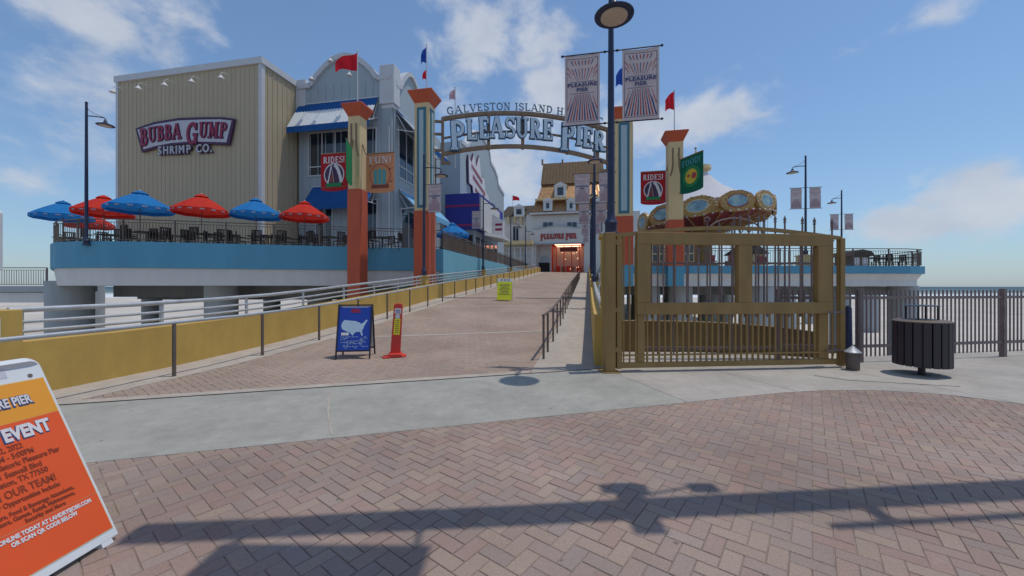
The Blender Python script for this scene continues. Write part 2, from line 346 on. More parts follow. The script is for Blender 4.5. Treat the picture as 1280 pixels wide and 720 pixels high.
def textobj(txt, size, name, m, parent, T, bold=0, ex=.004, align='CENTER', sx=1, sp=1):
    c = bpy.data.curves.new('txt', 'FONT'); c.body = txt; c.size = size; c.extrude = ex; c.offset = bold; c.align_x = align; c.align_y = 'CENTER'; c.resolution_u = 3; c.space_character = sp
    o = bpy.data.objects.new('txt', c); COL.objects.link(o)
    dg = bpy.context.evaluated_depsgraph_get(); me = bpy.data.meshes.new_from_object(o.evaluated_get(dg)); bpy.data.objects.remove(o)
    me.transform(T @ Matrix.Diagonal((sx, 1, 1, 1))); me.name = name; me.materials.clear(); me.materials.append(M[m])
    r = bpy.data.objects.new(name, me); COL.objects.link(r); r.parent = parent; return r
FRONT = Matrix(((1,0,0,0),(0,0,-1,0),(0,1,0,0),(0,0,0,1)))        # text plane xy -> xz, faces -y
# slab serif letters made of strokes
def strokes(ch):
    V = lambda x, a=0, b=1, w=.17: ('l', x, a, x, b, w)
    Hh = lambda y, a, b, w=.10: ('l', a, y, b, y, w)
    def sf(*q): return [('l', x-.16, y, x+.16, y, .07) for x, y in q]
    A = lambda cx, cy, rx, ry, a0, a1, w=.14: ('a', cx, cy, rx, ry, a0, a1, w)
    D = {
     'P': ([V(.2), A(.35,.74,.24,.21,-90,90,.15), Hh(.95,.1,.36), Hh(.53,.2,.36)] + sf((.2,.035)), .72),
     'L': ([V(.2), Hh(.05,.08,.62), ('l',.60,.0,.60,.28,.07)] + sf((.2,.965)), .72),
     'E': ([V(.2), Hh(.05,.08,.6), Hh(.95,.08,.6), Hh(.5,.2,.48), ('l',.6,0,.6,.25,.07), ('l',.6,.75,.6,1,.07), ('l',.48,.39,.48,.61,.06)], .72),
     'A': ([('l',.1,.02,.38,1,.10), ('l',.42,1,.72,.02,.17), Hh(.34,.2,.6,.09)] + sf((.1,.035),(.71,.035)), .88),
     'S': ([A(.34,.74,.22,.21,20,270,.13), A(.34,.27,.24,.22,-160,90,.15), ('l',.56,.72,.56,.98,.06), ('l',.1,.02,.1,.28,.06)], .68),
     'U': ([V(.18,.28,1), V(.62,.28,1,.11), A(.40,.30,.22,.25,180,360,.13)] + sf((.18,.965),(.62,.965)), .84),
     'R': ([V(.2), A(.35,.75,.22,.20,-90,90,.15), Hh(.95,.1,.36), Hh(.55,.2,.36), ('l',.38,.55,.64,.03,.16)] + sf((.2,.035),(.67,.035)), .82),
     'I': ([V(.2)] + sf((.2,.035),(.2,.965)), .42),
     'B': ([V(.2), A(.36,.76,.2,.19,-90,90,.14), A(.36,.29,.24,.24,-90,90,.15), Hh(.95,.06,.38), Hh(.54,.2,.38), Hh(.05,.06,.38)], .74),
     'G': ([A(.42,.5,.30,.45,40,330,.16), ('l',.66,.04,.66,.44,.13), Hh(.44,.5,.78,.08), ('l',.68,.68,.68,.96,.06)], .88),
     'M': ([V(.16,0,1,.09), ('l',.2,.98,.46,.15,.16), ('l',.46,.15,.72,.98,.09), V(.76,0,1,.16)] + sf((.14,.035),(.76,.035),(.14,.965),(.78,.965)), 1.0),
     'N': ([V(.16,0,1,.10), ('l',.18,.98,.62,.02,.17), V(.64,0,1,.10)] + sf((.16,.035),(.12,.965),(.64,.965)), .84),
     'D': ([V(.2), A(.34,.5,.34,.45,-90,90,.16), Hh(.95,.08,.36), Hh(.05,.08,.36)], .82),
     'O': ([A(.40,.5,.30,.45,0,360,.15)], .82), 'C': ([A(.42,.5,.30,.45,45,315,.16), ('l',.66,.66,.66,.98,.06)], .78),
     'T': ([V(.36), Hh(.95,.04,.68), ('l',.05,.74,.05,1,.06), ('l',.67,.74,.67,1,.06)] + sf((.36,.035)), .74),
     'V': ([('l',.1,.98,.38,0,.17), ('l',.38,0,.66,.98,.10)] + sf((.1,.965),(.68,.965)), .78),
     'H': ([V(.18), V(.64), Hh(.5,.2,.64)] + sf((.18,.035),(.64,.035),(.18,.965),(.64,.965)), .86),
     'F': ([V(.2), Hh(.95,.08,.6), Hh(.52,.2,.48), ('l',.6,.72,.6,1,.07)] + sf((.2,.035)), .68),
     '!': ([('l',.15,.28,.15,1,.15), ('l',.15,0,.15,.14,.15)], .34), '.': ([('l',.12,0,.12,.14,.15)], .28), ' ': ([], .42)}
    return D[ch]
def letter_mb(ch, h, grow=0, d0=0, d1=.05, sx=1, mp=None):
    st, adv = strokes(ch); mb = MB()
    for i, q in enumerate(st):
        e = i*.0006
        if q[0] == 'l':
            x0, y0, x1, y1, w = q[1:]; w += grow; a = Vector((x0*sx, y0)); b = Vector((x1*sx, y1)); d = (b-a)
            if d.length < 1e-5: continue
            d.normalize(); p = Vector((-d.y, d.x))*(w/2); g = d*(grow/2)
            poly = [a-g-p, b+g-p, b+g+p, a-g+p]
            mb.prism([(v.x*h, v.y*h) for v in poly], d0-e, d1, 'y')
        else:
            cx, cy, rx, ry, a0, a1, w = q[1:]; w += grow; n = max(4, int(abs(a1-a0)/24))
            for k in range(n):
                u0 = R(a0+(a1-a0)*k/n); u1 = R(a0+(a1-a0)*(k+1)/n); poly = []
                for u, s_ in ((u0,-1),(u1,-1),(u1,1),(u0,1)):
                    poly.append(((cx*1+ (rx+s_*w/2)*math.cos(u))*sx*h, (cy+(ry+s_*w*.42)*math.sin(u))*h))
                mb.prism(poly, d0-e-(k % 2)*.0003, d1, 'y')
    return mb, adv*sx*h
def word(txt, h, mf, parent, path, mback=None, sx=1, depth=.06, grow=.09, hs=None, name='letter', bname='letter_edge'):
    # path(u) -> (x, y, z, tilt) along the word, u in metres from its start
    u = 0
    tot = sum(strokes(c)[1]*sx*h*(hs[i] if hs else 1) for i, c in enumerate(txt))
    for i, c in enumerate(txt):
        hh = h*(hs[i] if hs else 1); adv = strokes(c)[1]*sx*hh
        if c != ' ':
            x, y, z, tl, rz = path((u+adv/2)/tot, tot)
            mb, _ = letter_mb(c, hh, 0, -depth, 0, sx); lo = mb.build(name, mf, parent)
            T = Matrix.Translation((x, y, z)) @ Matrix.Rotation(rz, 4, 'Z') @ Matrix.Rotation(-tl, 4, 'Y') @ Matrix.Translation((-adv/2, 0, -hh/2 if not hs else -(hh-h*.5)))
            lo.data.transform(T)
            if mback:
                mb, _ = letter_mb(c, hh, grow, -depth*.5, .06, sx); bo = mb.build(bname, mback, parent); bo.data.transform(T)
        u += adv
    return tot
# ------------------------------------------------------------------ the ground
Ov = Vector((-6.2, 5.12)); Ev = Vector((.96, .28)); Qv = Vector((-.28, .96))
def AB(a, b): p = Ov + Ev*a + Qv*b; return (p.x, p.y)
def inter(tab, a):
    for (x0, y0), (x1, y1) in zip(tab, tab[1:]):
        if a <= x1: return y0 + (y1-y0)*(a-x0)/(x1-x0) if x1 > x0 else y1
    return tab[-1][1]
NEAR = [(-60, -2.18), (10.0, -2.25), (10.8, -2.33), (11.6, -2.57), (12.2, -2.95), (12.6, -3.5), (12.85, -4.4), (13.0, -6.5), (13.1, -14), (80, -14)]
FAR = [(-60, .9), (-1.85, .9), (-1.8, 0), (8.3, 0), (8.35, 1.95), (11.6, 1.15), (13.3, .15), (13.85, -.45), (17.6, -.72), (80, -6)]
# sand, sea, ground under the town side
o = MB(); 
o.add([(-400, 3, -4.9), (400, 3, -4.9), (400, 60, -4.2), (-400, 60, -4.2), (2500, 320, -5.5), (-2500, 320, -5.5), (400,-3,-4.9),(-400,-3,-4.9)], [(0,1,2,3),(3,2,4,5),(7,6,1,0)])
setp(o.build('beach_sand', 'sand'), kind='structure')
o = MB().add([(-9000, 225, -4.95), (9000, 225, -4.95), (9000, 9000, -4.95), (-9000, 9000, -4.95)], [(0,1,2,3)])
setp(o.build('sea', 'sea'), kind='structure')
# bedding under the paving, one sheet up to the seawall edge
edge = [AB(a, inter(FAR, a)) for a in (-60, -1.85)] + [AB(-1.8, .9), AB(-1.0, .35)] + [W(-8.1, 6.3), W(.3, 9.2)] + [AB(8.35, 1.95), AB(11.6, 1.15), AB(13.3, .15), AB(13.85, -.45), AB(17.6, -.72), AB(60, -4.6)]
o = MB(); o.prism([(-70, -40), (70, -40)] + edge[::-1], -.3, -.007)
setp(o.build('paving_bed', 'mortar'), kind='structure')
o = MB(); o.prism([(-70, -40), (70, -40)] + edge[::-1], -5.2, -.32)
setp(o.build('seawall', 'concrete_grey'), kind='structure')
# concrete sidewalk slabs, each its own piece
walk = bpy.data.objects.new('sidewalk', None); COL.objects.link(walk); setp(walk, kind='structure')
cuts = [-40, -30, -20, -12, -6.5, -1.8, 8.32, 10.3, 12.62, 15.6, 18.6, 22, 26, 34, 50]
for i, (a0, a1) in enumerate(zip(cuts, cuts[1:])):
    g = .006; n = 5 if a1 < -1 or a1 > 13 else 14
    aa = [a0+g + (a1-a0-2*g)*k/n for k in range(n+1)]
    near = [AB(a, inter(NEAR, a)+g) for a in aa]; far = [AB(a, inter(FAR, a)-g*2) for a in aa]
    if a0 > 12.6:      # split the wide part again across
        mid = [AB(a, -3.9-(a-12.6)*.02) for a in aa]; mid2 = [(x, y+.012) for x, y in mid]
        MB().prism(near + mid[::-1], -.05, .006).build('slab', 'concrete_light', walk, bev=.004)
        MB().prism(mid2 + far[::-1], -.05, .006).build('slab', 'concrete_light', walk, bev=.004)
    else:
        MB().prism(near + far[::-1], -.05, .006).build('slab', 'concrete' if a1 < 8.4 else 'concrete_light', walk, bev=.004)
# filled cracks in the slab before the ramp
def crack(pts, w, m='concrete_walk'):
    g = [G(*p_) for p_ in pts]; o = MB()
    for a, b in zip(g, g[1:]): o.bar((a.x, a.y, .0075), (b.x, b.y, .0075), w, .006)
    o.build('crack_filler', m, walk)
crack([(414, 492), (411, 504), (410, 516), (412, 530), (415, 545)], .022)
crack([(412, 492), (397, 505), (380, 518), (362, 528)], .010)
crack([(1018, 470), (1060, 476), (1130, 480), (1200, 484)], .012, 'joint')
# brick pavers of the plaza, herringbone; the nearest ones singly
BW = .106
TINTS = [(.33,.20,.15),(.31,.18,.145),(.34,.24,.17),(.36,.27,.19),(.28,.20,.175),(.24,.185,.17),(.27,.22,.20),(.38,.29,.20),(.30,.165,.13),(.26,.19,.16),(.33,.25,.20),(.37,.205,.16),(.25,.205,.195),(.35,.26,.18)]
TINTS = [tuple(.62*c + .38*m_ for c, m_ in zip(t_, (.29, .21, .165))) for t_ in TINTS]
def brick_geo(w, l, h=.055, c=.0035):
    x, y = l/2, w/2
    V = [(-x,-y,-h),(x,-y,-h),(x,y,-h),(-x,y,-h),(-x,-y,-c),(x,-y,-c),(x,y,-c),(-x,y,-c),(-x+c,-y+c,0),(x-c,-y+c,0),(x-c,y-c,0),(-x+c,y-c,0)]
    Fc = [(0,1,5,4),(1,2,6,5),(2,3,7,6),(3,0,4,7),(4,5,9,8),(5,6,10,9),(6,7,11,10),(7,4,8,11),(8,9,10,11)]
    return V, Fc
BV, BF = brick_geo(BW-.0055, 2*BW-.0055)
def herring(x0, x1, y0, y1, ang, test):
    out = []; ca, sa = math.cos(ang), math.sin(ang)
    cs = [((x*ca+y*sa)/BW, (-x*sa+y*ca)/BW) for x, y in ((x0,y0),(x1,y0),(x1,y1),(x0,y1))]
    for c in range(int(min(q[0] for q in cs))-2, int(max(q[0] for q in cs))+2):
        for r in range(int(min(q[1] for q in cs))-2, int(max(q[1] for q in cs))+2):
            k = (c-r) % 4
            if k == 0: u, v, rot = (c+1)*BW, (r+.5)*BW, 0
            elif k == 2: u, v, rot = (c+.5)*BW, (r)*BW, PI/2
            else: continue
            x = u*ca - v*sa; y = u*sa + v*ca
            if x0 <= x <= x1 and y0 <= y <= y1 and test(x, y): out.append((x, y, ang+rot))
    return out
def in_plaza(x, y):
    p = Vector((x, y)) - Ov; a = p.dot(Ev); b = p.dot(Qv)
    return b < inter(NEAR, a) + .10 and a < 13.15
br = herring(-13, 9.5, -3.5, 8.6, R(52), in_plaza)
def vis(b): return b[1] > 1.9 and abs(b[0]) < 1.36*b[1]
br.sort(key=lambda b: (0 if vis(b) else 1, math.hypot(b[0]*.6, b[1])))
plaza = bpy.data.objects.new('brick_plaza', None); COL.objects.link(plaza); setp(plaza, kind='structure')
def tint(me, cols):                              # one colour per face
    at = me.attributes.new('tint', 'FLOAT_COLOR', 'FACE'); at.data.foreach_set('color', [k for c in cols for k in (*c, 1)])
variants = []
for i, c in enumerate(TINTS*2):
    j = .88 + .2*random.random(); me = bpy.data.meshes.new('brick'); me.from_pydata(BV, [], BF); me.materials.append(M['brick']); tint(me, [tuple(k*j for k in c)]*len(BF)); variants.append(me)
def bh(x, y): return .0015*math.sin(3.1*x+1.7*y) + random.uniform(-.0014, .0014)
for x, y, a in br[:300]:
    b = bpy.data.objects.new('brick', random.choice(variants)); COL.objects.link(b); b.parent = plaza
    b.location = (x, y, bh(x, y)); b.rotation_euler = (random.uniform(-.006, .006), random.uniform(-.006, .006), a)
def brick_field(lst, name, m, parent, zf, warm=1, sel=TINTS):
    V = []; Fc = []; cols = []
    for x, y, a in lst:
        ca, sa = math.cos(a), math.sin(a); k = len(V); h = random.uniform(-.002, .002)
        for p in BV:
            X = x + p[0]*ca - p[1]*sa; Y = y + p[0]*sa + p[1]*ca; V.append((X, Y, zf(X, Y) + p[2] + h))
        Fc += [tuple(i+k for i in f) for f in BF]; c = random.choice(sel); j = (.88+.2*random.random())*warm; cols += [tuple(q*j for q in c)]*len(BF)
    me = bpy.data.meshes.new(name); me.from_pydata(V, [], Fc); me.materials.append(M[m]); tint(me, cols)
    o = bpy.data.objects.new(name, me); COL.objects.link(o); o.parent = parent; o['kind'] = 'stuff'; return o
brick_field(br[300:], 'brick_field', 'brick', plaza, lambda x, y: 0)
# ------------------------------------------------------------------ the ramp
ramp = bpy.data.objects.new('entrance_ramp', None); COL.objects.link(ramp); setp(ramp, kind='structure')
def strip(t0, t1, sa, sb, dz, name, m, thick=.3, step=1.0, par=ramp):
    o = MB(); n = max(2, int((sb-sa)/step)); tt = [t0 + (t1-t0)*i/3 for i in range(4)]; V = []
    for i in range(n+1):
        for t in tt:
            s_ = sa(t)+(sb-sa(t))*i/n if callable(sa) else sa + (sb-sa)*i/n
            x, y = W(t, s_); V.append((x, y, ets(t, s_)+dz))
    nv = len(V); V += [(x, y, z-thick) for x, y, z in V]; Fc = []
    for i in range(n):
        for j in range(3):
            a = i*4+j; Fc.append((a, a+1, a+5, a+4)); Fc.append((a+nv+4, a+nv+5, a+nv+1, a+nv))
        Fc.append((i*4, i*4+4, i*4+4+nv, i*4+nv)); Fc.append((i*4+3, i*4+3+nv, i*4+7+nv, i*4+7))
    Fc += [(j, j+nv, j+1+nv, j+1) for j in range(3)] + [(n*4+j+1, n*4+j+1+nv, n*4+j+nv, n*4+j) for j in range(3)]
    o.add(V, Fc); return o.build(name, m, par)
def strip2(t0, t1, dz, name, m, a=0.02, S1=69, thick=.3):       # from the joint line to the top
    o = MB(); n = 60; tt = [t0 + (t1-t0)*i/3 for i in range(4)]; V = []
    for i in range(n+1):
        f = (i/n)**1.5
        for t in tt:
            s_ = s0(t)+a + (S1-s0(t)-a)*f; x, y = W(t, s_); V.append((x, y, ets(t, s_)+dz))
    nv = len(V); V += [(x, y, z-thick) for x, y, z in V]; Fc = []
    for i in range(n):
        for j in range(3):
            k = i*4+j; Fc.append((k, k+1, k+5, k+4)); Fc.append((k+nv+4, k+nv+5, k+nv+1, k+nv))
        Fc.append((i*4, i*4+4, i*4+4+nv, i*4+nv)); Fc.append((i*4+3, i*4+3+nv, i*4+7+nv, i*4+7))
    Fc += [(j, j+nv, j+1+nv, j+1) for j in range(3)] + [(n*4+j+1, n*4+j+1+nv, n*4+j+nv, n*4+j) for j in range(3)]
    o.add(V, Fc); return o.build(name, m, ramp)
strip2(-8.0, .12, -.008, 'ramp_bed', 'mortar', 0)
strip2(-8.0, -7.0, .006, 'kerb_strip', 'concrete_walk', .02, thick=.012)
strip2(-1.05, .12, .006, 'side_walkway', 'concrete_walk', .02, thick=.012)
def in_ramp(x, y):
    t, s_ = TS(x, y); return -7.05 < t < -1.0 and s0(t)+.1 < s_ < 66
rb = herring(-7.5, 11, 4, 66, R(52), in_ramp)
brick_field(rb, 'brick_field', 'brick_ramp', ramp, lambda x, y: elev(x, y), 1.0)
# concrete bands across the ramp
for d0, w in ((.03, .22), (5.6, .16), (12.5, .16), (21, .2), (31, .25), (43, .3)):
    o = MB(); V = []; 
    for t in (-7.02, -5, -3, -1.03):
        for dd in (0, w):
            x, y = W(t, s0(t)+d0+dd); V.append((x, y, prof(d0+dd)+.006))
    nv = len(V); V += [(x, y, z-.012) for x, y, z in V]
    Fc = [(2*i, 2*i+2, 2*i+3, 2*i+1) for i in range(3)] + [(2*i, 2*i+nv, 2*i+2+nv, 2*i+2) for i in range(3)] + [(2*i+1, 2*i+3, 2*i+3+nv, 2*i+1+nv) for i in range(3)]
    o.add(V, Fc).build('band', 'concrete_walk', ramp)
# joint cover between sidewalk and ramp
o = MB(); o.bar((*AB(-.9, .012), .004), (*AB(8.3, .012), .004), .03, .012); o.build('joint_strip', 'joint', ramp)
# ramp walls, yellow
def ramp_wall(name, label, t0, t1, sa, sb, h, below, n=34):
    root = thing(name, label, 'wall', (*W(t0, sa), 0), ROT)
    V = []
    for i in range(n+1):
        s_ = sa + (sb-sa)*i/n; z = ets((t0+t1)/2, s_)
        for t, zz in ((t0, z-below), (t1, z-below), (t1, z+h), (t0, z+h)): V.append((t-t0, s_-sa, zz))
    Fc = [(0,1,2,3), tuple(n*4+k for k in (3,2,1,0))]
    for i in range(n):
        for k in range(4): a = i*4+k; b = i*4+(k+1) % 4; Fc.append((a, a+4, b+4, b))
    MB().add(V, Fc).build('wall_body', 'yellow', root, bev=.012)
    return root
lw = ramp_wall('ramp_wall', 'long mustard yellow low wall on the left side of the ramp', -8.32, -8.0, 3.4, 66, .80, 3.5)
rw = ramp_wall('ramp_wall', 'mustard yellow low wall on the right side of the ramp beside the gate post', .12, .44, s0(.1)+.35, 66, 1.02, 4)
# ------------------------------------------------------------------ rails on the ramp
def pilaster(t, s_, h, label, w=.36):
    z = ets(min(.1, t), s_); r = thing('wall_pier', label, 'pilaster', (*W(t, s_), z), ROT, 'yellow piers carrying lamp posts')
    MB().bx(-w/2, w/2, -w/2, w/2, -.5, h-.07).build('pier_shaft', 'yellow', r, bev=.01)
    MB().bx(-w/2-.04, w/2+.04, -w/2-.04, w/2+.04, h-.07, h).build('pier_cap', 'yellow', r, bev=.01)
    return z + h
def sprof(t, sa, sb, z, step=1.5):
    n = max(2, int((sb-sa)/step)); return [(*W(t, sa+(sb-sa)*i/n), ets(t, sa+(sb-sa)*i/n)+z) for i in range(n+1)]
# guard rail of grey pipes on the left wall
gr = thing('pipe_guardrail', 'three grey pipes on short posts along the top of the left yellow wall', 'railing', (*W(-8.16, 3.6), .9), 0)
gz = (*W(-8.16, 3.6), .9)
for z, r in ((1.25, .042), (1.07, .026), (.93, .026)):
    MB().tube(sprof(-8.16, 4.0, 60, z), r, 10).build('pipe', 'galv', gr, gz, True)
for i in range(30):
    s_ = 4.12 + i*1.9; x, y = W(-8.16, s_); z = ets(-8.16, s_)
    MB().bx(x-.02, x+.02, y-.03, y+.03, z+.79, z+1.25).build('post', 'galv', gr, gz)
# inner handrail on posts
hr = thing('ramp_handrail', 'bronze posted handrail with a grey grab pipe inside the left yellow wall', 'handrail', (*W(-7.15, 5.4), 0)); hz = (*W(-7.15, 5.4), 0)
spost = [5.48+.0, 7.35, 9.2, 11.0, 12.8, 14.6, 16.4, 18.2, 20, 22, 24, 26, 28, 30, 32.5, 35, 37.5, 40, 43, 46, 49, 52, 55, 58]
for s_ in spost:
    x, y = W(-7.15, s_); z = ets(-7.15, s_); MB().lathe([(.03, 0), (.03, .93)], 10, (x, y, z)).build('post', 'bronze', hr, hz, True)
x0_, y0_ = W(-7.15, 3.6)
MB().tube([(*W(-7.15, 3.05), .93)] + sprof(-7.15, 5.4, 58, .95), .030, 10).build('grab_pipe', 'galv', hr, hz, True)
# centre handrail
cr = thing('ramp_handrail', 'dark bronze handrail on close posts between the brick ramp and the pale side walkway', 'handrail', (*W(-.95, 8.3), 0)); cz = (*W(-.95, 8.3), 0)
ss = 8.35
while ss < 46:
    x, y = W(-.95, ss); z = ets(-.95, ss); MB().lathe([(.026, -.02), (.026, .95)], 10, (x, y, z)).build('post', 'bronze', cr, cz, True); ss += 1.45 if ss > 9 else .9
MB().tube(sprof(-.95, 8.25, 46, .96), .03, 10).build('grab_pipe', 'bronze', cr, cz, True)
# right wall hand pipe
rr = thing('pipe_guardrail', 'single fat grey pipe on brackets along the right yellow wall behind the gate', 'railing', (*W(.28, 8), 1.2)); rz_ = (*W(.28, 8), 1.2)
MB().tube(sprof(.30, 8.0, 60, 1.22), .06, 12).build('pipe', 'galv', rr, rz_, True)
for i in range(20):
    s_ = 8.2 + i*2.5; x, y = W(.30, s_); MB().bx(x-.02, x+.02, y-.02, y+.02, ets(.3, s_)+1.0, ets(.3, s_)+1.2).build('bracket', 'galv', rr, rz_)
# ------------------------------------------------------------------ lamp posts and banners
def lamp(x, y, z, H, az, label, scale=1):
    """az: direction of the arm (radians, world); origin at the foot"""
    r = thing('lamp_post', label, 'street lamp', (x, y, z), az, 'pier lamp posts')
    MB().lathe([(.16, 0), (.16, .04), (.12, .06), (.12, .22), (.135, .24), (.12, .27), (.085, .34), (.07, .5)], 14).build('foot', 'navy', r, None, True)
    MB().lathe([(.075, .3), (.062, H*.6), (.05, H)], 14).build('pole', 'navy', r, None, True)
    MB().lathe([(.055, 0), (.07, .02), (.03, .07), (.0, .09)], 10, (0, 0, H)).build('finial', 'navy', r, None, True)
    za = H - .62
    MB().tube([(0, 0, za), (.45, 0, za-.03), (.86, 0, za-.1), (.93, 0, za-.16), (.93, 0, za-.25)], .026, 8).build('arm', 'navy', r, None, True)
    MB().tube([(0, 0, H-.15), (.12, 0, H-.35), (.4, 0, za+.1), (.8, 0, za-.06)], .011, 6).build('brace', 'navy', r, None, True)
    sh = MB().lathe([(.34, -.10), (.345, -.085), (.30, -.06), (.16, -.01), (.07, .06), (.06, .14), (.03, .17)], 24, (.93, 0, za-.38)).build('lamp_shade', 'navy', r, None, True)
    MB().lathe([(.23, -.125), (.235, -.1)], 24, (.93, 0, za-.385)).build('lens', 'lens', sh, None, True)
    return r
def banner(x, y, z, w, h, side, label, rot=ROT, detail=True, group='pale pleasure pier banners on lamp posts', gap=.22, slip=0):
    """hangs from a lamp post at (x,y); z = top; side -1 left, +1 right of the post along the pier's cross axis"""
    r = thing('pole_banner', label, 'banner', (x, y, z), rot, group)
    a = side*gap; b = side*(gap+w); xa, xb = min(a, b), max(a, b); mid = (xa+xb)/2
    n = 7; V = []; 
    def bow(u, v): return .03*math.sin(PI*u)*(1-v) + .012*math.sin(5*v+side)
    for j in range(n+1):
        for i in range(n+1): u, v = i/n, j/n; V.append((xa+(xb-xa)*u, bow(u, v)+slip*u, -h*v))
    MB().add(V, [(j*(n+1)+i, j*(n+1)+i+1, (j+1)*(n+1)+i+1, (j+1)*(n+1)+i) for j in range(n) for i in range(n)]).build('cloth', 'banner', r, None, True, fix=False)
    for zz in (.01, -h-.01):
        MB().tube([(side*.04, 0, zz), (side*(gap+w+.04), 0, zz)], .013, 8).build('rod', 'black', r, None, True)
        MB().lathe([(.0, -.03), (.028, -.01), (.028, .01), (0, .03)], 8, (side*(gap+w+.05), 0, zz)).build('knob', 'black', r, None, True)
        MB().lathe([(.0, -.03), (.03, -.01), (.03, .01), (0, .03)], 8, (side*.12, 0, zz)).build('knob', 'black', r, None, True)
    def pt(u, v): return (xa+(xb-xa)*u, bow(u, v)-.006, -h*v)
    def quad(mb, p, q, wq):       # slim ray from p to q
        (u0, v0), (u1, v1) = p, q; k = 5
        for i in range(k):
            f0, f1 = i/k, (i+1)/k; A = (u0+(u1-u0)*f0, v0+(v1-v0)*f0); B = (u0+(u1-u0)*f1, v0+(v1-v0)*f1)
            w0 = wq[0]+(wq[1]-wq[0])*f0; w1 = wq[0]+(wq[1]-wq[0])*f1
            mb.add([pt(A[0]-w0, A[1]), pt(A[0]+w0, A[1]), pt(B[0]+w1, B[1]), pt(B[0]-w1, B[1])], [(0,1,2,3)])
    reds, blues = MB(), MB()
    for k in range(11):
        g = -1 + 2*k/10; tgt = reds if k % 2 else blues
        quad(tgt, (.5+g*.20, .56+abs(g)*.0), (.5+g*.42, .94), (.006, .019))
        if abs(g) > .75: continue
        quad(blues if k % 2 else reds, (.5+g*.26, .355), (.5+g*.50, .19), (.004, .012))
        quad(reds if k % 2 else blues, (.5+g*.42, .14), (.5+g*.52, .075), (.010, .016))
    for sgn in (-1, 1):
        for v0, v1, uu in ((.72, .94, .42), (.62, .78, .42), (.33, .24, .42), (.27, .16, .42)):
            quad(blues if v0 > .65 else reds, (.5+sgn*.30, v0-.04 if v0 > .5 else v0), (.5+sgn*uu, v1), (.005, .014))
    reds.build('print_rays_red', 'p_red', r, fix=False, kind='stuff'); blues.build('print_rays_blue', 'p_blue', r, fix=False, kind='stuff')
    bd = MB()
    for p, q in (((.06, .05), (.94, .05)), ((.06, .955), (.94, .955)), ((.15, .375), (.85, .375)), ((.15, .545), (.85, .545))):
        for i in range(6):
            u0 = p[0]+(q[0]-p[0])*i/6; u1 = p[0]+(q[0]-p[0])*(i+1)/6; bd.add([pt(u0, p[1]-.003), pt(u1, p[1]-.003), pt(u1, p[1]+.003), pt(u0, p[1]+.003)], [(0,1,2,3)])
    for u in (.06, .94):
        for i in range(8): v0 = .05+.905*i/8; v1 = .05+.905*(i+1)/8; bd.add([pt(u-.006, v0), pt(u+.006, v0), pt(u+.006, v1), pt(u-.006, v1)], [(0,1,2,3)])
    bd.build('print_border', 'p_blue', r, fix=False)
    if detail:
        for s_, v in (('PLEASURE', .425), ('PIER', .50)):
            textobj(s_, h*.072, 'lettering', 'p_blue', r, Matrix.Translation((mid, pt(.5, v)[1]-.022, -h*v)) @ FRONT, .0035, .001, sx=1.12 if s_ == 'PIER' else 1.2, sp=1.1)
    return r
# big lamp by the gate, on a tall yellow pier
bx_, by_ = 1.99, 7.72
r = thing('wall_pier', 'tall mustard yellow pier behind the gate post carrying the nearest lamp', 'pilaster', (bx_, by_, 0), ROT, 'yellow piers carrying lamp posts')
MB().bx(-.2, .2, -.2, .2, 0, 2.56).build('pier_shaft', 'yellow', r, bev=.01); MB().bx(-.24, .24, -.24, .24, 2.56, 2.63).build('pier_cap', 'yellow', r, bev=.01)
lamp(bx_, by_, 2.63, 4.86, ROT - PI/2, 'nearest lamp post rising beside the gate, its shade at the top picture edge')
banner(bx_, by_, 6.32, .70, 1.42, -1, 'large pale rayed banner on the left of the nearest lamp post')
banner(bx_, by_, 6.32, .70, 1.42, 1, 'large pale rayed banner on the right of the nearest lamp post')
# lamps down the left wall
def wl(px, t, H, az, lab, lab2):
    s_, y = onT(px, t); z = pilaster(t, s_, 1.28, lab2); lamp(*W(t, s_), z, H, az, lab); return W(t, s_), z
p, z = wl(530, -8.16, 6.1, ROT, 'lamp post in front of the left tall pillar with its arm to the right', 'yellow pier under the lamp post in front of the left tall pillar')
banner(*p, z+4.6, .7, 1.4, 1, 'small pale banner on the lamp post before the left tall pillar')
p, z = wl(604, -8.16, 5.9, ROT, 'lamp post beside the purple building on the left wall', 'yellow pier below the lamp beside the purple building')
banner(*p, z+4.7, .7, 1.4, -1, 'pale banner against the purple building')
p, z = wl(638.5, -8.16, 5.3, ROT, 'thin distant lamp post before the left wing of the white hall', 'yellow pier below the thin distant lamp post')
p, z = wl(657, -8.16, 5.2, ROT, 'most distant lamp post left of the hall doorway', 'yellow pier below the most distant left lamp post')
# lamps down the right wall
for i, (s_, H) in enumerate(((18.6, 6.5), (27, 6.3), (37, 6.2), (49, 6.0))):
    nm = ['second', 'third', 'fourth', 'last'][i]
    z = pilaster(.3, s_, 1.25, f'yellow pier under the {nm} lamp post along the right ramp wall')
    lamp(*W(.3, s_), z, H, ROT - PI/2, f'{nm} lamp post along the right ramp wall')
    banner(*W(.3, s_), z+H-1.35, .7, 1.4, -1, f'pale banner left of the {nm} lamp post on the right ramp wall')
    if i < 3: banner(*W(.3, s_), z+H-1.35, .7, 1.4, 1, f'pale banner right of the {nm} lamp post on the right ramp wall')
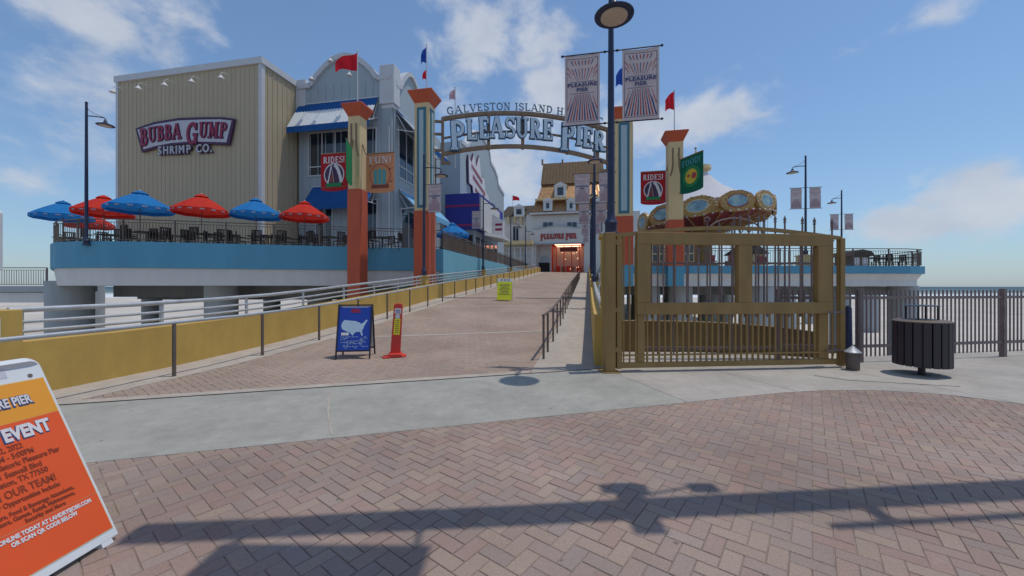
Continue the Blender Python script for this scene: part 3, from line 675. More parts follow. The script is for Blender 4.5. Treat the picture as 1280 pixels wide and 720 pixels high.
# ------------------------------------------------------------------ left deck
ED = 3.7
fd = Vector((.9655, .2605))
cornr = W(-8.42, 0)
kk = 14.65; cL = (-18.2+.9655*14.62, 19+.2605*14.62)
dk = thing('restaurant_deck', 'blue and white raised terrace deck with a rounded left end', 'deck', (-14, 20, -4.5)); do = (-14, 20, -4.5)
outer = [(-33, 34), (-31.3, 27), (-28.6, 24.0), (-25.9, 21.6), (-24.3, 20.2), (-22.9, 19.25), (-21.4, 18.85), (-19.8, 18.8), (-18.2, 19.0), cL, W(-8.42, 34), W(-8.42, 66)]
def inset(poly, d):       # offset an open outline inwards (to its left is inside)
    out = []
    for i, p in enumerate(poly):
        a = Vector(poly[max(i-1, 0)]); b = Vector(poly[min(i+1, len(poly)-1)]); t = (b-a).normalized(); nrm = Vector((-t.y, t.x)); out.append((p[0]+nrm.x*d, p[1]+nrm.y*d))
    return out
def fascia(mb, poly, z0, z1, th=.25, i0=0):
    inn = inset(poly, th); n = len(poly); V = []
    i00 = inset(poly, i0) if i0 else poly
    for q0, q, r_ in zip(i00, poly, inn): V += [(*q0, z0), (*q, z1), (*r_, z1), (*r_, z0)]
    Fc = [(0,1,2,3), tuple((n-1)*4+k for k in (3,2,1,0))]
    for i in range(n-1):
        for k in range(4): a = i*4+k; b = i*4+(k+1) % 4; Fc.append((a, a+4, b+4, b))
    return mb.add(V, Fc)
fascia(MB(), outer[:10], 2.52, ED+.12).build('blue_fascia', 'deckblue', dk, do)
fascia(MB(), inset(outer[:10], .12), 1.64, 2.515, .25, .12).build('white_fascia', 'white', dk, do)
fascia(MB(), outer[9:], -2.0, ED+.12, .25).build('side_wall', 'sideblue', dk, do)
inn = inset(outer, .2); MB().prism(inn + [W(-30, 66)], 3.3, ED).build('deck_slab', 'concrete_grey', dk, do)
MB().prism(inset(outer, .5) + [W(-30, 66)], 1.9, 2.2).build('deck_soffit', 'concrete_grey', dk, do)
for px, py, rr_ in ((88, 21.5, .95), (277, 22.0, .8), (190, 29, .6), (120, 36, .6), (340, 31, .6), (400, 27, .8), (470, 26, .8)):
    x = (px-640)/F*py; MB().lathe([(rr_, -5), (rr_, 1.9)], 20, (x, py, 0)).build('column', 'concrete_grey', dk, do, True)
MB().prism([(-7.0, 22.6), (-4.35, 23.3), (-4.5, 23.9), (-7.1, 23.2)], -2, 2.6).build('lower_wall', 'deckblue', dk, do)
# railings
def railing(name, label, poly, z, h, step, m='bronze', mat_in=None, cat='railing', postev=None, group=None, single=True, pr=.009):
    L0 = [0]; 
    for a, b in zip(poly, poly[1:]): L0.append(L0[-1] + (Vector(b)-Vector(a)).length)
    def at(l):
        for i in range(len(poly)-1):
            if l <= L0[i+1]+1e-6:
                f = (l-L0[i])/(L0[i+1]-L0[i]); a, b = Vector(poly[i]), Vector(poly[i+1]); return a + (b-a)*f, (b-a).normalized()
    r = thing(name, label, cat, (*poly[0], z), 0, group); og = (*poly[0], z)
    tot = L0[-1]; n = max(1, round(tot/(postev or 2.2)))
    ps = [i*tot/n for i in range(n+1)]
    for l in ps:
        p, d = at(l); MB().bx(p.x-.03, p.x+.03, p.y-.03, p.y+.03, z, z+h).build('post', m, r, og)
    for zz, th in ((h-.02, .05), (h-.16, .03), (.1, .035)):
        o = MB(); 
        for a, b in zip(poly, poly[1:]): o.bar((*a, z+zz), (*b, z+zz), .04, th)
        o.build('rail', m, r, og)
    k = int(tot/step); one = None; bulk = MB()
    for i in range(k):
        p, d = at((i+.5)*tot/k); a = math.atan2(d.y, d.x)
        if single and i < 290:
            if one is None: one = MB().bx(-pr, pr, -pr, pr, .1, h-.16).build('picket', m, r); one.location = (p.x-og[0], p.y-og[1], 0); one.rotation_euler.z = a
            else: share(one, 'picket', r, (p.x-og[0], p.y-og[1], 0), a)
        else: bulk.bx(p.x-pr, p.x+pr, p.y-pr, p.y+pr, z+.1, z+h-.16)
    if bulk.v: bulk.build('picket_row', m, r, og, kind='stuff')
    if mat_in:
        o = MB()
        for a, b in zip(poly, poly[1:]): o.bar((*a, z+h*.5), (*b, z+h*.5), .012, h*.78)
        o.build('screen', mat_in, r, og)
    return r
rl = inset(outer, .12)
M['pier_shade'] = mat('pier_concrete_shaded', (.20, .205, .20), .9, .3, .8, .2, 30, streak=3)  # deck concrete with the shade underneath put into a darker base colour
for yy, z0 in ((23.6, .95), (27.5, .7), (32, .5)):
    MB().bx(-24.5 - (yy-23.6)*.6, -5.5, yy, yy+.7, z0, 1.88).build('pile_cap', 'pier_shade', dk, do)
railing('deck_railing', 'bronze picket railing along the curved front of the left restaurant deck', rl[:10], ED+.12, 1.12, .13)
M['screen'] = mat('screen_mesh', (.13, .09, .065), .8, .2, 3)
def screenmat():
    m = M['screen']; nt = m.node_tree; N = nt.nodes; L = nt.links; b = N['Principled BSDF']; b.inputs['Alpha'].default_value = .6
screenmat()
railing('deck_railing', 'bronze railing with brown mesh running back along the deck side by the ramp', rl[9:], ED+.12, 1.12, .3, mat_in='screen', single=False)
lampl = lamp((108-640)/F*18.75, 18.75, ED-.1, 6.95, 0.0, 'lamp post at the far left rising from the rounded deck edge')
# left access walkway
wk = thing('access_walkway', 'grey concrete walkway bridge at the far left beyond the beach', 'bridge', (-45, 24, 1.2)); wo = (-45, 24, 1.2)
MB().bx(-75, -28.6, 23.6, 26.5, 1.25, 1.62).build('walkway_deck', 'concrete_grey', wk, wo)
MB().bx(-75, -28.6, 23.8, 26.3, .6, 1.22).build('walkway_beam', 'white', wk, wo)
for x in (-36, -45, -58): MB().lathe([(.4, -5), (.4, .6)], 14, (x, 25, 0)).build('column', 'concrete_grey', wk, wo, True)
railing('walkway_railing', 'thin dark picket railing on the far left walkway', [(-46, 23.7), (-28.7, 23.7)], 1.62, 1.15, .15, 'brown', postev=3.5)
# ------------------------------------------------------------------ restaurant buildings
def bth(name, label, cat, t, s_, z): return thing(name, label, cat, (*W(t, s_), z), ROT), (t, s_, z)
b1, g1 = bth('restaurant_building', 'big plain tan box building with white parapet behind the umbrellas', 'building', -32.9, 21.37, ED)
T0, T1, S0_, S1_, ZT = -32.9, -20.85, 21.37, 35, 16.1
MB().bx(T0, T1, S0_, S1_, ED-.3, ZT).build('wall', 'tanwall', b1, g1)
o = MB(); t = T0+.3
while t < T1-.2: o.bx(t-.03, t+.03, S0_-.018, S0_, ED, ZT); t += .36
o.build('front_battens', 'tanwall', b1, g1, kind='stuff')
o = MB(); s_ = S0_+.5
while s_ < 28: o.bx(T1, T1+.035, s_-.035, s_+.035, ED, ZT); s_ += .42
o.build('side_battens', 'tanwall', b1, g1, kind='stuff')
MB().bx(T0-.12, T1+.12, S0_-.12, S1_, ZT, ZT+.42).build('parapet', 'trim', b1, g1)
MB().bx(T0-.05, T0+.16, S0_-.05, S0_+.1, ED, ZT).build('corner_trim', 'trim', b1, g1)
MB().bx(T1-.2, T1+.05, S0_-.06, S0_+.22, ED, ZT).build('corner_trim', 'trim', b1, g1)
# goose-neck wall lights: each a thing on the wall
def wlight(t, s_, z, label, d=.75, side=0):
    r = thing('wall_light', label, 'wall lamp', (*W(t, s_), z), ROT + side, 'gooseneck wall lights')
    MB().tube([(0, 0, 0), (0, -.3, .12), (0, -d*.8, .1), (0, -d, -.05), (0, -d, -.22)], .02, 6).build('arm', 'trim', r, None, True)
    MB().lathe([(.2, -.16), (.2, -.13), (.1, -.02), (.05, .08)], 14, (0, -d, -.25)).build('shade', 'white', r, None, True)
for i, px in enumerate((158, 189, 221, 254, 290)):
    k = (px-640)/F; y = S0_/(.194*k+.981); t = (.981*k-.194)*y
    wlight(t, S0_-.03, ZT-.75, f'gooseneck lamp on the tan wall, {["leftmost","second from left","middle","fourth from left","rightmost"][i]} of five above the sign')
wlight(T1+.1, S0_+1.0, 6.6, 'small dark floodlight low on the tan building side', .4, PI/2)
# the sign
sg = thing('wall_sign', 'curved plum bordered sign reading BUBBA GUMP SHRIMP CO. in red on pale panel', 'sign', (*W(-26.7, S0_-.08), 10.8), ROT)
def fx(px, py):    # point on the front wall plane
    k = (px-640)/F; y = (S0_-.1)/(.194*k+.981); return (.981*k-.194)*y, HC+(358-py)/F*y
sgo = (-26.7, 10.8)
def sgp(px, py): t, z = fx(px, py); return (t-sgo[0], z-sgo[1])
top = [sgp(171,161), sgp(195,153), sgp(225,148), sgp(255,147), sgp(280,147), sgp(295,149)]; bot = [sgp(288,182), sgp(270,181), sgp(240,180), sgp(215,182), sgp(195,186), sgp(179,191)]
MB().prism(top+bot, -.12, .0, 'y').build('sign_border', 'sign_plum', sg, bev=.02)
cx_ = sum(p_[0] for p_ in top+bot)/12; cz_ = sum(p_[1] for p_ in top+bot)/12
MB().prism([((p_[0]-cx_)*.945+cx_, (p_[1]-cz_)*.82+cz_) for p_ in top+bot], -.15, -.1, 'y').build('sign_panel', 'sign_pale', sg, bev=.01)
c0, c1 = sgp(178, 172), sgp(287, 164); cm = sgp(232, 164.5)
def path(u, tot):
    z = (1-u)**2*c0[1] + 2*u*(1-u)*(2*cm[1]-.5*c0[1]-.5*c1[1]) + u*u*c1[1]; dz = 2*(1-u)*((2*cm[1]-.5*c0[1]-.5*c1[1])-c0[1]) + 2*u*(c1[1]-(2*cm[1]-.5*c0[1]-.5*c1[1]))
    return c0[0]+(c1[0]-c0[0])*u, -.16, z-.02, math.atan2(dz, c1[0]-c0[0])*1.0, 0
hh = [1.15,1,1,1,1,1,1.4,1,1,1]
tot0 = sum(strokes(c)[1]*h_ for c, h_ in zip('BUBBA GUMP', hh))
word('BUBBA GUMP', 1.02, 'sign_red', sg, path, 'sign_plum', sx=(c1[0]-c0[0])/(tot0*1.02)*.97, depth=.06, grow=.07, hs=hh)
c2, c3 = sgp(198, 189.5), sgp(267, 186)
def path2(u, tot): return c2[0]+(c3[0]-c2[0])*u, -.05, c2[1]+(c3[1]-c2[1])*u, .03, 0
wd = dict(S=.66, H=.76, R=.70, I=.34, M=.88, P=.66, C=.74, O=.84); wd[' '] = .5; wd['.'] = .3
sc_ = (c3[0]-c2[0])/sum(wd[c] for c in 'SHRIMP CO.'); u = c2[0]
for c in 'SHRIMP CO.':
    w_ = wd[c]*sc_
    if c != ' ':
        z_ = c2[1]+(c3[1]-c2[1])*(u-c2[0])/(c3[0]-c2[0])
        lo = textobj(c, .76, 'letter', 'sign_pale', sg, Matrix.Translation((u+w_/2, -.09, z_)) @ FRONT, .012, .04, sx=.86)
        textobj(c, .76, 'letter_edge', 'sign_plum', lo, Matrix.Translation((u+w_/2+.04, -.04, z_-.05)) @ FRONT, .035, .03, sx=.86)
    u += w_
# grey restaurant with curved gables
b2, g2 = bth('grey_building', 'blue grey board building with curved white parapets and awnings behind the left pillars', 'building', -20.8, 24.4, ED)
A0, A1, B0, B1, ZG = -20.78, -13.2, 24.4, 33.0, 15.6
def gable(u0, u1, zb, zs, zp, n=14):     # curved mission gable outline from u0 to u1
    w = u1-u0; pts = [(u0, zb), (u0, zs), (u0+w*.14, zs)]
    for i in range(n+1):
        u = i/n; pts.append((u0+w*(.15+.7*u), zs+.1+(zp-zs-.1)*math.sin(PI*u)**.85))
    return pts + [(u1-w*.14, zs), (u1, zs), (u1, zb)]
go = gable(A0+.15, A1-.1, ED, 16.0, 17.85)
MB().prism(go, B0, B0+.3, 'y').build('front_wall', 'greywall', b2, g2)
o = MB(); pp = go[1:-1]
for a, b in zip(pp, pp[1:]): o.bar((a[0], B0+.1, a[1]+.05), (b[0], B0+.1, b[1]+.05), .55, .34, (0, 0, 1))
o.build('curved_coping', 'trim', b2, g2)
gs = gable(B0+.2, B0+5.2, ED, 15.7, 17.5)
MB().prism(gs, A1-.3, A1, 'x').build('side_wall', 'greywall', b2, g2)
o = MB(); pp = gs[1:-1]
for a, b in zip(pp, pp[1:]): o.bar((A1-.1, a[0], a[1]+.05), (A1-.1, b[0], b[1]+.05), .55, .3)
o.build('curved_coping', 'trim', b2, g2)
MB().bx(A1-.3, A1-.02, B0+5.2, B1, ED, 14.9).build('side_wall', 'greywall', b2, g2)
MB().bx(A0+.3, A1-.3, B0+.3, B1, ED, 14.6).build('inner_block', 'greywall', b2, g2)
MB().bx(A1-.95, A1+.15, B0-.15, B0+.75, 14.2, 16.9).build('corner_block', 'trim', b2, g2, bev=.04)
MB().bx(A1-.85, A1+.05, B0-.05, B0+.65, 13.9, 14.2).build('corner_block_base', 'trim', b2, g2, bev=.04)
MB().bx(A0-.05, A0+.75, B0-.1, B0+.3, 13.4, 16.6).build('corner_block', 'trim', b2, g2, bev=.04)
o = MB(); t = A0+.5
while t < A1-.1: o.bx(t-.025, t+.025, B0-.03, B0, ED, 16.0); t += .62
o.build('front_battens', 'greywall', b2, g2, kind='stuff')
def window(par, org, t0, t1, z0, z1, s_, n, m='trim', mid=None, ax='y', fr=.09, dep=.07):
    # a frame of bars round glass, in the plane y=s_ (ax 'y') or x=s_ (ax 'x')
    def bb(mb, a0, a1, c0, c1, d0, d1):
        return mb.bx(a0, a1, s_-d1, s_-d0, c0, c1) if ax == 'y' else mb.bx(s_+d0, s_+d1, a0, a1, c0, c1)
    o = bb(MB(), t0, t1, z0, z1, .005, .02).build('pane', 'glass', None, org)
    f = MB()
    for a0, a1, c0, c1 in ((t0-fr, t1+fr, z1, z1+fr), (t0-fr, t1+fr, z0-fr, z0), (t0-fr, t0, z0, z1), (t1, t1+fr, z0, z1)): bb(f, a0, a1, c0, c1, .0, dep)
    for i in range(1, n):
        q = t0+(t1-t0)*i/n; bb(f, q-.04, q+.04, z0, z1, .021, dep-.01)
    if mid: bb(f, t0, t1, mid-.04, mid+.04, .022, dep-.015)
    fo = f.build('window', m, par, org); o.parent = fo
def w2(px0, px1): 
    def tt(px): k = (px-640)/F; y = B0/(.194*k+.981); return (.981*k-.194)*y
    return tt(px0), tt(px1)
ta, tb = w2(387, 470)
window(b2, g2, ta, tb, 9.6, 12.6, B0, 5, mid=10.2)
ta, tb = w2(458, 471); window(b2, g2, ta, tb, 4.9, 7.6, B0, 1)
ta, tb = w2(396, 415); window(b2, g2, ta, tb, 4.2, 7.2, B0, 2)
window(b2, g2, B0+.8, B1-1, 9.4, 12.9, A1, 6, ax='x', mid=10.2)
window(b2, g2, B0+1.2, B0+3.4, 4.2, 7.2, A1, 2, ax='x'); window(b2, g2, B0+4.6, B0+7, 4.2, 7.2, A1, 2, ax='x')
MB().tube([(A1-.25, B0-.06, ED), (A1-.25, B0-.06, 12.6)], .05, 8).build('downpipe', 'trim', b2, g2)
# awnings
def awning(parent, org, t0, t1, s_, z1, z0, dep, mtop, mlow, name='awning', ribs=True, side=False, split=.45):
    def pt(a, f, dz=0):
        z = z1+(z0-z1)*f+dz
        return (a, s_-dep*f, z) if not side else (s_+dep*f, a, z)
    sp_ = split
    def sheet(f0, f1, m, nm, dz=0):
        V = [pt(t0, f0, dz), pt(t1, f0, dz), pt(t1, f1, dz), pt(t0, f1, dz)]; V += [(x, y, z-.04) for x, y, z in V]
        return MB().add(V, [(0,1,2,3),(7,6,5,4),(0,4,5,1),(1,5,6,2),(2,6,7,3),(3,7,4,0)]).build(nm, m, root, org)
    root = MB().bar(pt(t0, 0, .02), pt(t1, 0, .02), .08, .08).build(name, 'trim', parent, org)
    sheet(0, sp_, mtop, 'canvas'); sheet(sp_, .999, mlow, 'canvas')
    if ribs:
        o = MB(); q = t0+.12
        while q < t1: o.bar(pt(q, sp_, .02), pt(q, 1, .02), .06, .05); q += .24
        o.build('ribs', mlow, root, org, kind='stuff')
    V = [pt(t0, 1), pt(t1, 1), pt(t1, 1, -.42), pt(t0, 1, -.42)]; off = (-.03 if not side else .03)
    V += [((x, y+off, z) if not side else (x+off, y, z)) for x, y, z in V]
    MB().add(V, [(0,1,2,3),(7,6,5,4),(0,4,5,1),(1,5,6,2),(2,6,7,3),(3,7,4,0)]).build('valance', mtop, root, org)
    for q in (t0+.05, t1-.05):
        o = MB(); o.bar(pt(q, .0, -1.4), pt(q, .95, -.08), .05, .05); o.bar(pt(q, .02, -.35), pt(q, .5, -.75), .04, .04); o.bar(pt(q, .0, -.1), pt(q, .98, -.06), .04, .04)
        o.build('bracket', 'white', root, org)
ta, tb = w2(374, 473)
awning(b2, g2, ta, tb, B0-.04, 14.75, 12.7, 1.15, 'awn_blue', 'awn_white', split=.36)
ta, tb = w2(392, 471); awning(b2, g2, ta, tb, B0-.04, 8.75, 7.3, 1.1, 'awn_blue', 'awn_blue', ribs=False, split=.5)
awning(b2, g2, B0+.4, B0+6.6, A1+.05, 14.0, 12.3, 1.5, 'awn_blue', 'awn_white', side=True, split=.3)
awning(b2, g2, B0+.8, B0+3.6, A1+.05, 8.5, 7.2, 1.3, 'awn_light', 'awn_light', side=True, ribs=False)
awning(b2, g2, B0+4.4, B0+7.6, A1+.05, 8.5, 7.2, 1.3, 'awn_light', 'awn_light', side=True, ribs=False)
def onfront(px, py, S_): k = (px-640)/F; y = S_/(.194*k+.981); return (.981*k-.194)*y, HC+(358-py)/F*y
for px, py, lb in ((399, 100, 'left'), (422, 78, 'upper middle'), (445, 95, 'right')):
    t, z = onfront(px, py, B0); wlight(t, B0-.02, z, f'gooseneck lamp on the grey curved gable, {lb} one of three')
wlight(A1+.02, B0+2.6, 8.9, 'gooseneck lamp on the grey building side above the pale awning', .6, PI/2)
# second grey restaurant
b3, g3 = bth('grey_building', 'farther grey building with stepped curved parapet and star shaped sign', 'building', -22, 38.6, ED)
MB().bx(-22, -13.2, 38.6, 39.0, ED, 16.9).build('front_wall', 'greywall', b3, g3)
pr_ = [(39.0, ED), (39.0, 16.9), (41, 17.1), (42, 17.9), (43, 19.1), (44.4, 20.1), (46.5, 20.6), (50, 20.4), (51, 19.6), (51.4, 18.6), (53.6, 18.4), (55.2, 17.8), (56, 16.7), (59, 16.3), (60, 16.2), (60, ED)]
MB().prism(pr_, -14, -13.2, 'x').build('side_wall', M['greywall'], b3, g3)
o = MB()
for a, b in zip(pr_[1:-1], pr_[2:-1]): o.bar((-13.5, a[0], a[1]+.1), (-13.5, b[0], b[1]+.1), .8, .4)
o.build('curved_coping', 'trim', b3, g3)
st = thing('wall_sign', 'pale jagged star sign with pink lettering on the farther grey building', 'sign', (*W(-13.1, 45.2), 13.7), ROT)
star = [(-4.4, 2.3), (-3.2, 1.9), (-2.4, 3.1), (-1.4, 1.9), (-.2, 3.6), (.6, 1.4), (2.0, 1.6), (2.6, .2), (4.4, -.3), (4.2, -2.6), (2.2, -2.2), (1.2, -3.3), (-.4, -1.9), (-2.2, -2.3), (-2.9, -.6), (-4.2, -.6)]
MB().prism([(a*1.06, b*1.07) for a, b in star], 0, .1, 'x').build('sign_border', 'sign_plum', st); MB().prism(star, .1, .16, 'x').build('sign_panel', 'p_white', st)
for zz, a, b in ((1.0, -3.4, .8), (0, -2.9, 2.2), (-1.1, -2, 3.4)):
    q = a
    o = MB()
    while q < b: o.bx(.16, .21, q, q+.2, zz-.26-.16*q, zz+.26-.16*q); q += .46
    o.build('print_marks', 'sign_red', st, kind='stuff')
# purple shop
b4, g4 = bth('purple_building', 'purple blue upper storey with two red stripes beside the ramp', 'building', -13.1, 34, ED)
MB().bx(-13.1, -9.8, 34, 44, 6.9, 10.2).build('upper_wall', 'purple', b4, g4)
for z in (8.95, 7.15): MB().bx(-13.12, -9.78, 33.96, 44.02, z, z+.22).build('stripe', 'stripe', b4, g4)
MB().bx(-9.79, -9.6, 34.1, 41.5, 6.9, 9.8).build('side_panel', 'offwhite', b4, g4)
MB().bx(-13.0, -10.4, 34.6, 44, ED, 6.9).build('lower_wall', M['greywall'], b4, g4)
for i in range(4): MB().bx(-12.9+i*.62, -12.45+i*.62, 34.5, 34.6, ED+.1, 6.4).build('door', 'dark', b4, g4)
for i in range(5): MB().bx(-10.4, -10.36, 35+i*1.8, 36.2+i*1.8, ED+.1, 6.3).build('shop_window', 'glass', b4, g4)
mq = thing('marquee_sign', 'white marquee box with red marks jutting from the purple building', 'sign', (*W(-9.6, 38.2), 6.0), ROT)
MB().prism([(0, 1.0), (1.15, .3), (1.15, 2.3), (0, 3.0)], 0, .5, 'y').build('sign_face', 'p_white', mq); MB().prism([(0, -3.0), (1.2, -.0), (1.2, 3), (0, 3)], .45, .75, 'z').build('canopy', 'offwhite', mq)
for z in (1.3, 1.8): MB().bx(.3, 1.0, -.04, 0, z, z+.22).build('print_marks', 'sign_red', mq)
# ------------------------------------------------------------------ umbrellas, tables, chairs
def umbrella(m, m2=None):
    r = thing('patio_umbrella', 'x', 'umbrella', (0, 0, 0), 0, 'patio umbrellas on the left deck'); Rr, n = 1.62, 8
    V = []; Fc = []; rings = [(.02, 3.10), (.3, 2.98), (.9, 2.66), (1.3, 2.42), (Rr, 2.20)]
    for rr_, z in rings:
        for k in range(n*2):
            a = PI*k/n; q = rr_*(1 if k % 2 == 0 else .925); V.append((q*math.cos(a), q*math.sin(a), z-(0 if k % 2 == 0 else .01+.03*rr_/Rr)))
    N2 = n*2
    for i in range(len(rings)-1):
        for k in range(N2): a = i*N2+k; b = i*N2+(k+1) % N2; Fc.append((a, b, b+N2, a+N2))
    cn = MB().add(V, Fc).build('canopy', m, r, fix=False)
    V = []; 
    for k in range(N2):
        a = PI*k/n; q = Rr*(1 if k % 2 == 0 else .925)
        for z in (2.20, 1.97): V.append((q*math.cos(a)*1.005, q*math.sin(a)*1.005, z-(0 if k % 2 == 0 else .04)))
    MB().add(V, [(2*k, 2*k+1, (2*k+3) % (2*N2), (2*k+2) % (2*N2)) for k in range(N2) ]).build('valance', m2 or m, cn, fix=False)
    o = MB()
    for k in range(N2):
        a = PI*(k+.3)/n; b = PI*(k+.7)/n; q = Rr*.972
        o.add([(q*math.cos(u)*1.0, q*math.sin(u)*1.0, z) for u in (a, b) for z in (2.125, 2.06)], [(0,1,3,2)])
    o.build('valance_print', 'um_white', cn, fix=False, kind='stuff')
    MB().lathe([(.42, 2.99), (.2, 3.12), (.04, 3.18)], 8).build('vent', m, r); MB().lathe([(.03, 3.15), (.035, 3.2), (0, 3.25)], 8).build('finial', 'white', r)
    MB().lathe([(.025, 0), (.025, 2.95)], 8).build('pole', 'bronze', r, None, True)
    MB().lathe([(.26, 0), (.26, .06), (.06, .1), (.05, .3)], 14).build('base', 'black', r, None, True)
    o = MB()
    for k in range(n): a = 2*PI*k/n; o.bar((0, 0, 2.3), (.85*math.cos(a), .85*math.sin(a), 2.56), .014, .014)
    o.build('stretchers', 'bronze', r); return r
def chair():
    r = thing('patio_chair', 'x', 'chair', (0, 0, 0), 0, 'dark slatted chairs on the left deck')
    MB().bx(-.23, .23, -.22, .23, .43, .46).build('seat', 'seat_dark', r)
    for x in (-.22, .22):
        for y, h in ((-.2, .45), (.22, .98)): MB().bx(x-.018, x+.018, y-.018, y+.018, 0, h).build('leg', 'seat_dark', r)
        MB().bx(x-.025, x+.025, -.2, .22, .64, .67).build('armrest', 'seat_dark', r)
    for i in range(5): MB().bx(-.16+i*.08-.022, -.16+i*.08+.022, .21, .235, .5, .94).build('slat', 'seat_dark', r)
    MB().bx(-.22, .22, .205, .245, .93, .99).build('back_rail', 'seat_dark', r); return r
def table():
    r = thing('patio_table', 'x', 'table', (0, 0, 0), 0, 'dark tables on the left deck')
    MB().bx(-.5, .5, -.5, .5, .71, .75).build('table_top', 'seat_dark', r, bev=.01); MB().lathe([(.26, 0), (.26, .03), (.04, .06), (.04, .71)], 12).build('pedestal', 'black', r, None, True); return r
ur, ub = umbrella('um_red'), umbrella('um_blue'); ch0, tb0 = chair(), table()
UM = [(79, 22.2, 'b', 'far left blue umbrella'), (130, 20.9, 'r', 'far left red umbrella'), (112, 24.5, 'r', 'low rear red umbrella'),
      (175, 19.9, 'b', 'second blue umbrella from the left'), (252, 20.6, 'r', 'red umbrella below the curved sign'), (320, 21.6, 'b', 'blue umbrella at the tan building corner'),
      (381, 22.3, 'r', 'red umbrella below the blue awning'), (566, 30.0, 'b', 'blue umbrella above the mesh railing')]
used = {'r': False, 'b': False}; cu = tu = False
CH = ['nearest the railing on the left', 'nearest the railing on the right', 'on the far side to the left', 'on the far side to the right']
for i, (px, y, c, lab) in enumerate(UM):
    src = ur if c == 'r' else ub
    o = copy_tree(src) if used[c] else src; used[c] = True
    x = (px-640)/F*y; o.location = (x, y, ED); o.rotation_euler.z = R(11*i+7); o['label'] = 'patio umbrella on the deck, ' + lab; sc = {0: .79, 2: .74, 3: .85, 7: .80}.get(i, .79); o.scale = (sc, sc, .90 if i != 2 else .84)
    t_ = copy_tree(tb0) if tu else tb0; tu = True; t_.location = (x, y+.35 if i != 7 else y, ED+.001); t_.rotation_euler.z = R(20*i); t_['label'] = 'dark square table under the ' + lab
    for k in ((0, 3) if i == 0 else range(4)):
        c_ = copy_tree(ch0) if cu else ch0; cu = True; a = R(45+90*k+13*i); c_.location = (x+.95*math.cos(a), y+.35+.8*math.sin(a), ED); c_.rotation_euler.z = a-PI/2+random.uniform(-.3, .3)
        c_['label'] = 'dark slatted chair ' + ['right and behind', 'left and behind', 'left and in front', 'right and in front'][k] + ' under the ' + lab
for i, px in enumerate((215, 285, 345, 408, 475)):      # extra tables between the umbrellas
    y = 21.6; x = (px-640)/F*(y+.1*i); lab = ['left of the red umbrella below the sign', 'right of the red umbrella below the sign', 'left of the red umbrella below the awning', 'right of the red umbrella below the awning', 'behind the railing between the left pillars'][i]
    t_ = copy_tree(tb0); t_.location = (x, y+.4*i*.5, ED); t_['label'] = 'dark square table ' + lab
    for k in range(4):
        c_ = copy_tree(ch0); a = R(90*k+20*i); c_.location = (x+.9*math.cos(a), y+.2*i+.9*math.sin(a), ED); c_.rotation_euler.z = a-PI/2
        c_['label'] = 'dark slatted chair ' + ['to the right of', 'behind', 'to the left of', 'in front of'][k] + ' the table ' + lab.replace('the red', 'red')
# ------------------------------------------------------------------ entrance pillars
def pillar(px, y, ztop, w, label, zred, tall, zbase, zblue=None, group='entrance pillars'):
    x = (px-640)/F*y; r = thing('entrance_pillar', label, 'pillar', (x, y, zbase), ROT, group); zt = ztop-zbase; h = w/2
    if zblue: MB().bx(-h-.02, h+.02, -h-.02, h+.02, 0, zblue-zbase).build('pillar_foot', 'deckblue', r)
    zz = (zblue-zbase) if zblue else 0
    MB().bx(-h-.03, h+.03, -h-.03, h+.03, zz, zred-zbase).build('pillar_base', 'pillar_red', r, bev=.02)
    MB().bx(-h, h, -h, h, zred-zbase, zt-.6).build('pillar_shaft', 'pillar_tan', r, bev=.015)
    k = .30 if not tall else .32
    V = [(-h, -h, 0), (h, -h, 0), (h, h, 0), (-h, h, 0), (-h-k*.8, -h-k*.8, .5), (h+k*.8, -h-k*.8, .5), (h+k*.8, h+k*.8, .5), (-h-k*.8, h+k*.8, .5)]
    MB().add([(a, b, c+zt-.6) for a, b, c in V], [(3,2,1,0),(4,5,6,7),(0,1,5,4),(1,2,6,5),(2,3,7,6),(3,0,4,7)]).build('cap', 'pillar_red', r)
    MB().bx(-h-k*.86, h+k*.86, -h-k*.86, h+k*.86, zt-.1, zt+.02).build('cap_slab', 'pillar_red', r, bev=.02)
    if tall:
        for (ax, sgn) in (('y', -1), ('x', 1)):
            q = h*.62; z0, z1 = zred-zbase+.15, zt-.85
            def bb(mb, a0, a1, c0, c1, d0, d1):
                return mb.bx(a0, a1, -h-d1, -h-d0, c0, c1) if ax == 'y' else mb.bx(h+d0, h+d1, a0, a1, c0, c1)
            bb(MB(), -q, q, z0, z1, .0, .03).build('panel_border', 'panel_edge', r, bev=.01); bb(MB(), -q+.14, q-.14, z0+.16, z1-.16, .031, .05).build('panel', 'panel_blue', r)
    else:
        for sgn in (-1, 1):        # carved slots
            o = MB(); P_ = []
            for i in range(8):
                f = i/7; P_.append((sgn*(h*.42 + (h*.42)*max(0, f-.55)**2*4), -h-.01, zt-1.0-f*1.7))
            o.tube(P_, .05, 6); o.build('groove', 'arch', r)
    return (x, y)
pl1 = pillar(447, 20.6, 11.2, .68, 'short left pillar, red below and tan above, with banners and a red flag', HC+(358-238)/F*20.6, False, -2)
pl2 = pillar(531, 21.2, 12.15, .84, 'tall left pillar with light blue panel carrying the left end of the arch', HC+(358-265)/F*21.2, True, -2)
pr1 = pillar(779, 23.0, 12.05, 1.0, 'tall right pillar with light blue panel carrying the right end of the arch', HC+(358-272)/F*23, True, 1.62, 2.86)
pr2 = pillar(843, 24.0, 11.1, .86, 'short right pillar, red below and tan above, beside the swing ride', HC+(358-276)/F*24, False, 1.62, 2.86)
